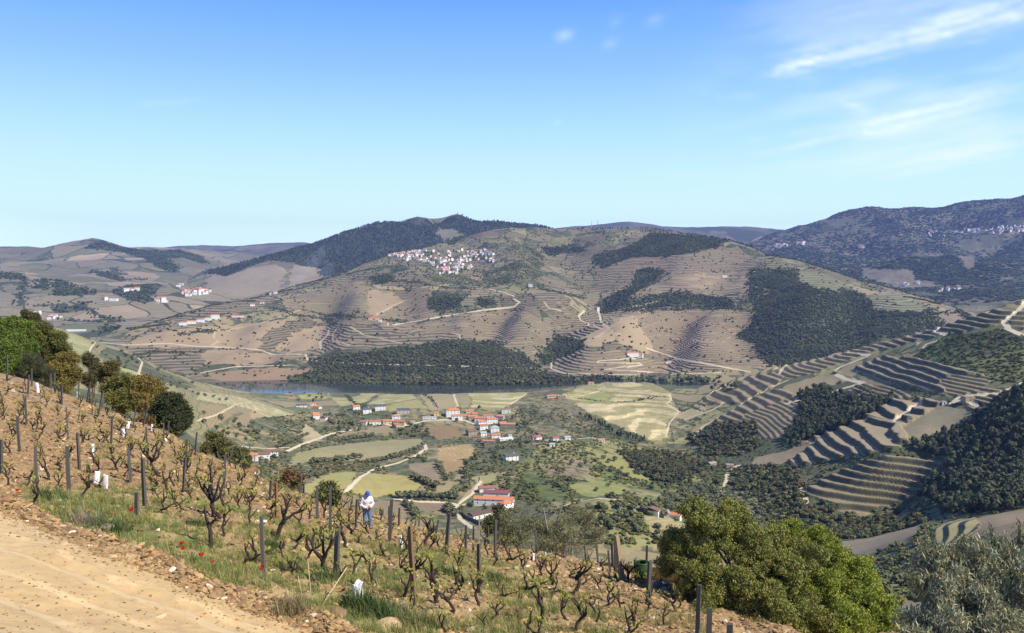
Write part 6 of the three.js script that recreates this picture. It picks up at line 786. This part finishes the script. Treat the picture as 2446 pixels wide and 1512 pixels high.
// clumps: photo x, y, distance, radius in photo units; leaves per clump follow its size
function leafTree(name, label, cat, clumps, { leaves = broad, m = mBroad, dens = 900, cols, seed = 1, hollow = .55, root, bark = mBark, thick = .12, limbs = true, sq = .85, sub = 9 }) {
  const r = rng(seed), C = clumps.map(([x, y, D, rad, k = 0]) => ({ p: V(...at(x, y, D)), r: rad * D / F, k })), mid = C.reduce((a, c) => a.add(c.p), V()).divideScalar(C.length);
  const land = -mid.z < 125 ? near : valley, base = root ? V(...root) : V(mid.x, land.height(mid.x, mid.z), mid.z), g = thing(name, label, cat); g.position.copy(base);
  const total = leaves.map(() => []), K = [];
  for (const c of C) { const nS = sub; for (let i = 0; i < nS; i++) { const u = 1 - 2 * (i + r()) / nS, a = r() * 6.283, s = Math.sqrt(Math.max(0, 1 - u * u)), R = c.r * (.30 + .26 * r()); K.push({ p: c.p.clone().add(V(s * Math.cos(a), u * sq, s * Math.sin(a)).multiplyScalar(c.r * 1.02 - R * .75)), r: R, k: c.k }); } K.push({ p: c.p, r: c.r * .62, k: c.k, w: .3 }); }
  const share = C.reduce((a, c) => a + c.r * c.r, 0) / K.reduce((a, c) => a + c.r * c.r * (c.w ?? 1), 0);
  for (const c of K) { const n = Math.round(dens * c.r * c.r * 4 * share * (c.w ?? 1)); for (let i = 0; i < n; i++) { const u = r() * 2 - 1, a = r() * 6.283, s = Math.sqrt(1 - u * u), q = Math.pow(hollow + (1 - hollow) * r(), .8) * (1 + .25 * (fbm(u * 3 + c.p.x, a * 1.4 + c.p.y, 3) - .5) * 3.4), p = V(s * Math.cos(a), u * sq, s * Math.sin(a)).multiplyScalar(c.r * q).add(c.p).sub(base); total[(r() * leaves.length) | 0].push([p, c.k]); } }
  total.forEach((L, i) => { const im = new THREE.InstancedMesh(leaves[i], m, L.length); im.name = 'foliage'; im.userData.kind = 'stuff'; im.castShadow = im.receiveShadow = true; L.forEach(([p, k], q) => { Q.setFromEuler(new THREE.Euler(r() * .8 - .4, r() * 6.28, r() * .8 - .4)); const s = .8 + .5 * r(); M4.compose(p, Q, V(s, s, s)); im.setMatrixAt(q, M4); const col = cols[Math.min(k, cols.length - 1)], t = .7 + .6 * r(), w = r(); im.setColorAt(q, rgb(col[0] * t * (1 + .25 * w), col[1] * t, col[2] * t * (1.1 - .3 * w))); }); g.add(im); });
  const parts = [], top = mid.clone().sub(base), h = Math.max(.4, top.y); const P = [0, .25, .5, .75, 1].map(t => V(top.x * t + (r() - .5) * .25 * (t > 0 && t < 1), -.3 + (h + .3) * t, top.z * t + (r() - .5) * .2 * (t > 0 && t < 1))); parts.push(sweep(P, P.map((_, i) => thick * (1 - .16 * i)), 8, .25, seed));
  if (limbs) for (const c of C) { const e = c.p.clone().sub(base), s = P[2].clone().lerp(P[4], r() * .7), b = s.clone().lerp(e, .5).add(V((r() - .5) * c.r * .5, (r() - .3) * c.r * .4, (r() - .5) * c.r * .5)); parts.push(sweep([s, b, e, e.clone().add(V((r() - .5) * c.r, c.r * .5, (r() - .5) * c.r))], [thick * .45, thick * .3, thick * .2, thick * .08], 6, .2, seed)); }
  put('trunk', mergeGeometries(parts), bark, g); return g;
}
leafTree('large_bush', 'big olive-green evergreen bush in the right foreground', 'bush', [[1662, 1225, 34, 42], [1749, 1232, 34.5, 45], [1700, 1275, 34, 62], [1622, 1300, 34.5, 48], [1597, 1345, 34.5, 34], [1660, 1345, 33.5, 62], [1780, 1300, 34, 66], [1850, 1292, 34.5, 52], [1880, 1400, 33.5, 62], [1930, 1445, 32.5, 60], [1720, 1400, 32.5, 58], [1650, 1402, 33, 38], [1790, 1400, 32.5, 66], [1860, 1370, 33, 66], [1930, 1335, 33.5, 55], [1760, 1468, 32, 54], [1850, 1455, 31.5, 70], [1690, 1455, 31.5, 36], [1930, 1500, 31, 70], [1820, 1530, 30.5, 60]], { dens: 370, hollow: .4, sub: 12, cols: [[.245, .28, .078]], seed: 401, thick: .16 });
leafTree('yellow_green_shrub', 'brighter yellow-green shrub growing on the right of the big bush', 'shrub', [[1890, 1268, 35.5, 32], [1960, 1300, 35, 48], [2005, 1335, 34, 46], [2062, 1362, 34, 42], [2045, 1420, 33, 66], [2105, 1470, 32, 56], [2020, 1490, 31, 62], [1970, 1415, 32.5, 60], [2130, 1530, 31, 50]], { dens: 370, hollow: .4, sub: 12, cols: [[.27, .345, .058]], seed: 402, thick: .1 });
leafTree('olive_tree', 'silvery olive tree with long narrow leaves in the right corner', 'olive tree', [[2240, 1335, 13.6, 52], [2330, 1335, 13.5, 60], [2425, 1320, 13.5, 66], [2225, 1420, 13.2, 60], [2300, 1430, 13, 84], [2400, 1430, 13, 90], [2215, 1490, 13, 62], [2300, 1520, 12.6, 90], [2410, 1530, 12.6, 100], [2470, 1400, 13, 80], [2195, 1540, 12.4, 50]], { leaves: olive, m: mSilver, dens: 430, hollow: .15, sub: 10, cols: [[.34, .375, .24]], seed: 403, thick: .09, bark: mBark, root: [8.2, 271.6, -13] });
{ const tw = (a, b) => { const A = V(...at(...a)), B = V(...at(...b)), P = [0, .35, .7, 1].map(t => A.clone().lerp(B, t).add(V(0, .04 * Math.sin(t * 3), 0))); return [sweep(P, [.009, .007, .005, .003], 5), ...[.35, .55, .75, .9, 1].map((t, i) => { const g = olive[i % 2].clone(), q = A.clone().lerp(B, t); g.translate(q.x, q.y, q.z); g.deleteAttribute('color'); return g; })].map(g => g.index ? g.toNonIndexed() : g); };
  tag(put('olive_twigs', mergeGeometries([...tw([2230, 1310, 13.5], [2222, 1262, 13.5]), ...tw([2205, 1410, 13.2], [2176, 1370, 13.1]), ...tw([2200, 1395, 13.2], [2160, 1362, 13.2]), ...tw([2370, 1310, 13.5], [2366, 1262, 13.4]), ...tw([2430, 1300, 13.5], [2434, 1252, 13.4]), ...tw([2290, 1320, 13.5], [2300, 1280, 13.4])]), leafMat(.15, .17, .09, .2, { roughness: .45 })), 'long leafy twigs sticking out of the corner olive tree', 'twigs'); }
leafTree('grey_olive_tree', 'wispy grey olive tree on the crest, left of the pair', 'olive tree', [[1222, 1245, 57, 36], [1265, 1262, 56, 42], [1240, 1295, 55, 34], [1300, 1285, 56, 36], [1200, 1285, 56, 26]], { leaves: wisp, m: mSilver, dens: 55, hollow: .15, cols: [[.20, .22, .125]], seed: 404, bark: mGreyBark, thick: .1 });
leafTree('grey_olive_tree', 'wispy grey olive tree on the crest, right of the pair', 'olive tree', [[1335, 1262, 57, 46], [1392, 1245, 58, 40], [1360, 1295, 56, 38], [1415, 1285, 57, 32], [1320, 1310, 55, 30]], { leaves: wisp, m: mSilver, dens: 55, hollow: .15, cols: [[.20, .215, .125]], seed: 405, bark: mGreyBark, thick: .1 });
for (const [s, label] of [[[[1312, 1288, 56], [1306, 1258, 56], [1302, 1235, 56], [1298, 1213, 56]], 'bare dead branch rising from the left grey olive'], [[[1322, 1270, 57], [1330, 1245, 57], [1338, 1222, 57], [1344, 1206, 57]], 'bare dead branch between the grey olives'], [[[1228, 1290, 56], [1236, 1265, 56], [1238, 1245, 56]], 'thin dead branch in front of the left grey olive']]) { const P = s.map(q => V(...at(...q))); tag(put('dead_branch', sweep(P, P.map((_, i) => .07 - .015 * i), 6, .2, 3), mGreyBark), label, 'branch'); }
const LT = (label, clumps, cols, seed, o = {}) => leafTree(o.name ?? 'tree', label, o.cat ?? 'tree', clumps.map(([x, y, D, r]) => [x, y - r * .05, D, r * 1.12]), { leaves: fine, dens: 130, cols, seed, thick: .16, ...o });
LT('bright green tree at the left edge above the vineyard', [[8, 795, 82, 42], [42, 830, 82, 40], [0, 858, 80, 46], [62, 800, 84, 32], [20, 890, 80, 34]], [[.13, .205, .035]], 411); LT('grey-green shrub in front of the bright green tree', [[84, 878, 79, 32], [58, 900, 79, 30], [104, 905, 79, 26], [70, 930, 78, 22]], [[.085, .10, .05]], 412, { name: 'shrub', cat: 'shrub', leaves: wisp }); LT('dark green tree with brownish leaves right of the bright green one', [[98, 800, 85, 32], [124, 830, 84, 36], [110, 862, 84, 34], [90, 832, 85, 28]], [[.14, .155, .04]], 413); LT('yellow-brown oak at the vineyard edge', [[158, 868, 82, 28], [148, 900, 81, 28], [171, 893, 81, 22], [130, 886, 81, 22], [160, 922, 80, 20]], [[.20, .185, .05]], 414, { name: 'oak_tree' });
LT('green-brown oak left half of the lower pair', [[270, 938, 73, 26], [300, 925, 73, 30], [290, 960, 71, 28], [320, 960, 71, 26]], [[.16, .175, .05]], 415, { name: 'oak_tree' }); LT('brownish-yellow oak right half of the lower pair', [[345, 930, 72, 32], [370, 942, 72, 20], [335, 960, 71, 26], [362, 975, 70, 20]], [[.215, .18, .05]], 416, { name: 'oak_tree' }); LT('thin dark pine behind the brownish oaks', [[264, 880, 77, 16], [250, 900, 77, 18], [284, 912, 76, 18], [262, 918, 76, 16]], [[.12, .11, .035]], 417, { name: 'pine_tree', cat: 'pine' }); LT('dark round evergreen oak at the edge of the slope', [[412, 978, 68, 36], [390, 1000, 68, 28], [442, 998, 67, 26], [424, 1020, 66, 28], [400, 960, 68, 20]], [[.055, .07, .028]], 418, { name: 'oak_tree', dens: 170 }); LT('brownish bush left of the dark round oak', [[344, 1012, 65, 20], [360, 1035, 64, 14]], [[.16, .12, .045]], 419, { name: 'bush', cat: 'bush' });
LT('pale green shrub on the crest above the orange farm roof', [[508, 1056, 62, 22], [538, 1072, 60, 22], [496, 1078, 60, 16]], [[.14, .15, .055]], 420, { name: 'shrub', cat: 'shrub' }); LT('pale green shrub beside the orange farm roof', [[566, 1088, 58, 20], [584, 1104, 56, 14]], [[.13, .15, .055]], 421, { name: 'shrub', cat: 'shrub' }); LT('small conifer shrub left of the worker', [[785, 1168, 46, 17], [772, 1186, 45, 16], [800, 1190, 45, 16], [786, 1200, 45, 16]], [[.10, .12, .04]], 422, { name: 'shrub', cat: 'shrub' }); LT('dark green shrub between the barn and the grey olives', [[1190, 1232, 60, 20], [1175, 1255, 59, 20], [1210, 1262, 59, 20]], [[.085, .10, .04]], 423, { name: 'shrub', cat: 'shrub' }); LT('brown leafless bush on the crest left of the far posts', [[690, 1140, 50, 14], [710, 1150, 49, 12]], [[.17, .11, .05]], 424, { name: 'bush', cat: 'bush' });
for (const [x, y, D, r, l] of [[60, 752, 110, 10, 'small dark shrub on the brow above the bright green tree'], [78, 760, 110, 13, 'second small dark shrub on the brow'], [215, 860, 100, 16, 'dark shrub behind the yellow-brown oak'], [235, 890, 95, 18, 'grey-green shrub right of the yellow-brown oak'], [210, 905, 92, 14, 'low shrub under the grey-green one']]) LT(l, [[x, y, D, r], [x + r * .7, y + r * .6, D, r * .8]], [[.10, .10, .04]], 430 + x, { name: 'shrub', cat: 'shrub' });

// ───────────────────────── the worker ─────────────────────────
function body(bones, lo, size, res, k = .03, extra) { // smooth union of tapered capsules, meshed by marching cubes
  const mc = new MarchingCubes(res, new THREE.MeshStandardMaterial(), false, false, 200000), N = res, h = N / 2; mc.isolation = 0;
  const B = bones.map(([a, b, ra, rb]) => [a, b, ra, rb, b[0] - a[0], b[1] - a[1], b[2] - a[2], (b[0] - a[0]) ** 2 + (b[1] - a[1]) ** 2 + (b[2] - a[2]) ** 2 + 1e-9]);
  for (let z = 0; z < N; z++) for (let y = 0; y < N; y++) for (let x = 0; x < N; x++) {
    const X = lo[0] + ((x - h) / h + 1) / 2 * size, Y = lo[1] + ((y - h) / h + 1) / 2 * size, Z = lo[2] + ((z - h) / h + 1) / 2 * size; let d = 1e3;
    for (const [a, , ra, rb, dx, dy, dz, l] of B) { const t = clamp(((X - a[0]) * dx + (Y - a[1]) * dy + (Z - a[2]) * dz) / l), e = Math.hypot(X - a[0] - t * dx, Y - a[1] - t * dy, Z - a[2] - t * dz) - lerp(ra, rb, t); const q = Math.max(k - Math.abs(d - e), 0) / k; d = Math.min(d, e) - q * q * k * .25; }
    mc.field[x + y * N + z * N * N] = -(extra ? extra(d, X, Y, Z) : d);
  }
  mc.update(); const n = mc.count, p = new Float32Array(n * 3), m = new Float32Array(n * 3);
  for (let i = 0; i < n; i++) { for (let c = 0; c < 3; c++) { p[i * 3 + c] = lo[c] + (mc.positionArray[i * 3 + c] + 1) / 2 * size; m[i * 3 + c] = mc.normalArray[i * 3 + c]; } }
  const g = new THREE.BufferGeometry(); g.setAttribute('position', new THREE.BufferAttribute(p, 3)); g.setAttribute('normal', new THREE.BufferAttribute(m, 3)); return g;
}
{
  const p = g0(877, 1262), g = thing('person', 'worker in white shirt, jeans and blue cap looking down at his hands', 'person'); g.position.set(p[0], p[1] - .05, p[2]); g.rotation.y = .42; g.scale.setScalar(1.02);
  const J = { pel: [0, .95, 0], ch: [0, 1.27, .03], nk: [0, 1.46, .05], hd: [0, 1.61, .10], sL: [.185, 1.39, .03], sR: [-.185, 1.39, .03], eL: [.27, 1.12, 0], eR: [-.28, 1.12, .02], wL: [.10, 1.05, .22], wR: [-.10, 1.03, .23], hL: [.09, .90, 0], hR: [-.09, .90, 0], kL: [.12, .49, .03], kR: [-.11, .49, .06], aL: [.14, .09, -.03], aR: [-.12, .09, 0], tL: [.17, .05, .12], tR: [-.13, .05, .15] };
  const legs = o => [[J.hL, J.kL, .088 + o, .062 + o], [J.kL, J.aL, .06 + o, .045 + o], [J.hR, J.kR, .088 + o, .062 + o], [J.kR, J.aR, .06 + o, .045 + o], [[-.06, .94, 0], [.06, .94, 0], .125 + o, .125 + o]];
  const torso = o => [[[-.06, .98, 0], [.06, .98, 0], .115 + o, .115 + o], [J.pel, J.ch, .12 + o, .125 + o], [[-.09, 1.3, .03], [.09, 1.3, .03], .115 + o, .115 + o], [[-.1, 1.38, .03], [.1, 1.38, .03], .085 + o, .085 + o], [J.sL, J.eL, .058 + o, .045 + o], [J.sR, J.eR, .058 + o, .045 + o], [J.eL, J.wL, .042 + o, .032 + o], [J.eR, J.wR, .042 + o, .032 + o]];
  const skin = mat(.42, .23, .15, .6), parts = [body([...legs(-.012), ...torso(-.012), [J.ch, J.nk, .07, .058], [J.nk, J.hd, .056, .06], [J.aL, J.tL, .045, .04], [J.aR, J.tR, .045, .04]], [-.95, -.05, -.95], 1.9, 120, .03)];
  // head, bent down towards the hands: skull, jaw, brow, nose, lips, ears
  const tilt = (x, y, z) => { const a = .55, c = Math.cos(a), s = Math.sin(a); return [J.hd[0] + x, J.hd[1] + y * c - z * s, J.hd[2] + y * s + z * c]; };
  parts.push(body([[tilt(0, .03, -.02), tilt(0, .02, .03), .088, .08], [tilt(0, -.05, .03), tilt(0, -.075, .055), .06, .04], [tilt(0, .015, .09), tilt(0, -.022, .112), .014, .017], [tilt(-.03, .02, .085), tilt(.03, .02, .085), .018, .018], [tilt(-.02, -.05, .09), tilt(.02, -.05, .09), .012, .012], [tilt(.088, .0, 0), tilt(.094, -.03, .0), .018, .012], [tilt(-.088, 0, 0), tilt(-.094, -.03, 0), .018, .012], [J.nk, tilt(0, -.03, -.02), .056, .06]], [-.16, 1.43, -.05], .34, 92, .02));
  // hands: palm, four fingers curled round the stick, thumb from the side
  const hand = (w, s) => { const o = w, f = [], px = [o[0] - s * .02, o[1] + .005, o[2] + .075]; f.push([o, [o[0] - s * .008, o[1], o[2] + .03], .028, .034], [[px[0] - .026, px[1], px[2]], [px[0] + .026, px[1], px[2]], .026, .024]); for (let i = 0; i < 4; i++) { const x = px[0] + (i - 1.5) * .0185, L = [.036, .042, .04, .03][i], a = [x, px[1] + .012, px[2] + .018], b = [x - s * .006, px[1] + .008, px[2] + .02 + L], c = [x - s * .01, px[1] - .025, px[2] + .026 + L], d = [x - s * .012, px[1] - .036, px[2] + .004 + L]; f.push([a, b, .0105, .0095], [b, c, .0095, .009], [c, d, .009, .008]); } f.push([[o[0] - s * .03, o[1] + .01, o[2] + .04], [o[0] - s * .062, o[1] + .018, o[2] + .075], .016, .0125], [[o[0] - s * .062, o[1] + .018, o[2] + .075], [o[0] - s * .052, o[1] + .01, o[2] + .105], .0115, .0095]); return body(f, [o[0] - .11, o[1] - .1, o[2] - .05], .24, 80, .008); };
  parts.push(hand(J.wL, 1), hand(J.wR, -1)); put('body', mergeGeometries(parts), skin, g);
  const wrinkle = (d, X, Y, Z) => d + .006 * Math.sin(Y * 46 + X * 17) * Math.sin(X * 31 + Z * 23);
  put('shirt', body(torso(.016).map((b, i) => i >= 6 ? [b[0], [lerp(b[0][0], b[1][0], .9), lerp(b[0][1], b[1][1], .9), lerp(b[0][2], b[1][2], .9)], b[2], b[3] + .008] : b).concat([[J.ch, [0, 1.43, .045], .08, .07]]), [-.95, .3, -.95], 1.9, 120, .03, (d, X, Y, Z) => Math.max(wrinkle(d, X, Y, Z), .90 - Y)), mat(.72, .68, .68, .9), g);
  put('jeans', body(legs(.018), [-.7, -.1, -.7], 1.4, 100, .03, (d, X, Y, Z) => Math.max(wrinkle(d, X, Y, Z), .10 - Y, Y - .99)), mat(.11, .17, .30, .95), g);
  put('belt', (() => { const q = new THREE.TorusGeometry(.155, .02, 8, 28); q.rotateX(Math.PI / 2); q.scale(1.15, 1.4, 1); q.translate(0, .935, 0); return q; })(), mat(.03, .025, .02, .6), g);
  for (const [a, t] of [[J.aL, J.tL], [J.aR, J.tR]]) put('boot', body([[[a[0], .14, a[2] - .01], [a[0], .05, a[2] - .03], .055, .05], [[a[0], .05, a[2] - .03], t, .052, .048]], [a[0] - .25, -.1, a[2] - .2], .5, 50, .03, (d, X, Y) => Math.max(d, -Y)), mat(.05, .035, .025, .8), g);
  const cap = new THREE.Group(); cap.name = 'cap'; const dome = new THREE.SphereGeometry(.108, 24, 12, 0, 6.2832, 0, 1.6); put('cap_crown', dome, mat(.03, .075, .42, .8), cap); const sh = new THREE.Shape(); sh.absellipse(0, .07, .085, .105, 0, Math.PI * 2); const br = new THREE.ExtrudeGeometry(sh, { depth: .008, bevelEnabled: true, bevelSize: .004, bevelThickness: .003, bevelSegments: 1, curveSegments: 20 }); br.rotateX(Math.PI / 2 + .12); put('cap_brim', br, mat(.025, .06, .36, .8), cap); const em = new THREE.TorusGeometry(.018, .007, 6, 16, 4.4); em.translate(0, .045, .099); put('cap_emblem', em, mat(.35, .6, .8, .8), cap); cap.position.set(...tilt(0, .035, .005)); cap.rotation.x = .5; g.add(cap);
  for (const s of [-1, 1]) { const e = put('eye', new THREE.SphereGeometry(.011, 10, 8), mat(.03, .02, .015, .3), g); e.position.set(...tilt(s * .03, .004, .083)); }
  put('hair', new THREE.SphereGeometry(.093, 20, 10, 0, 6.2832, 1.25, .75), mat(.05, .04, .035, .9), g).position.set(...tilt(0, .035, -.012));
  const tool = thing('pruning_stick', 'thin dark stick the worker holds before his chest', 'stick'); const a = V(-.02, 1.02, .315), b = V(.06, 1.32, .30); tool.position.copy(g.position); tool.rotation.copy(g.rotation); tool.scale.copy(g.scale); put('shaft', sweep([a, a.clone().lerp(b, .5), b], [.014, .012, .008], 6), mat(.07, .045, .03), tool);
}

renderer.render(scene, camera);
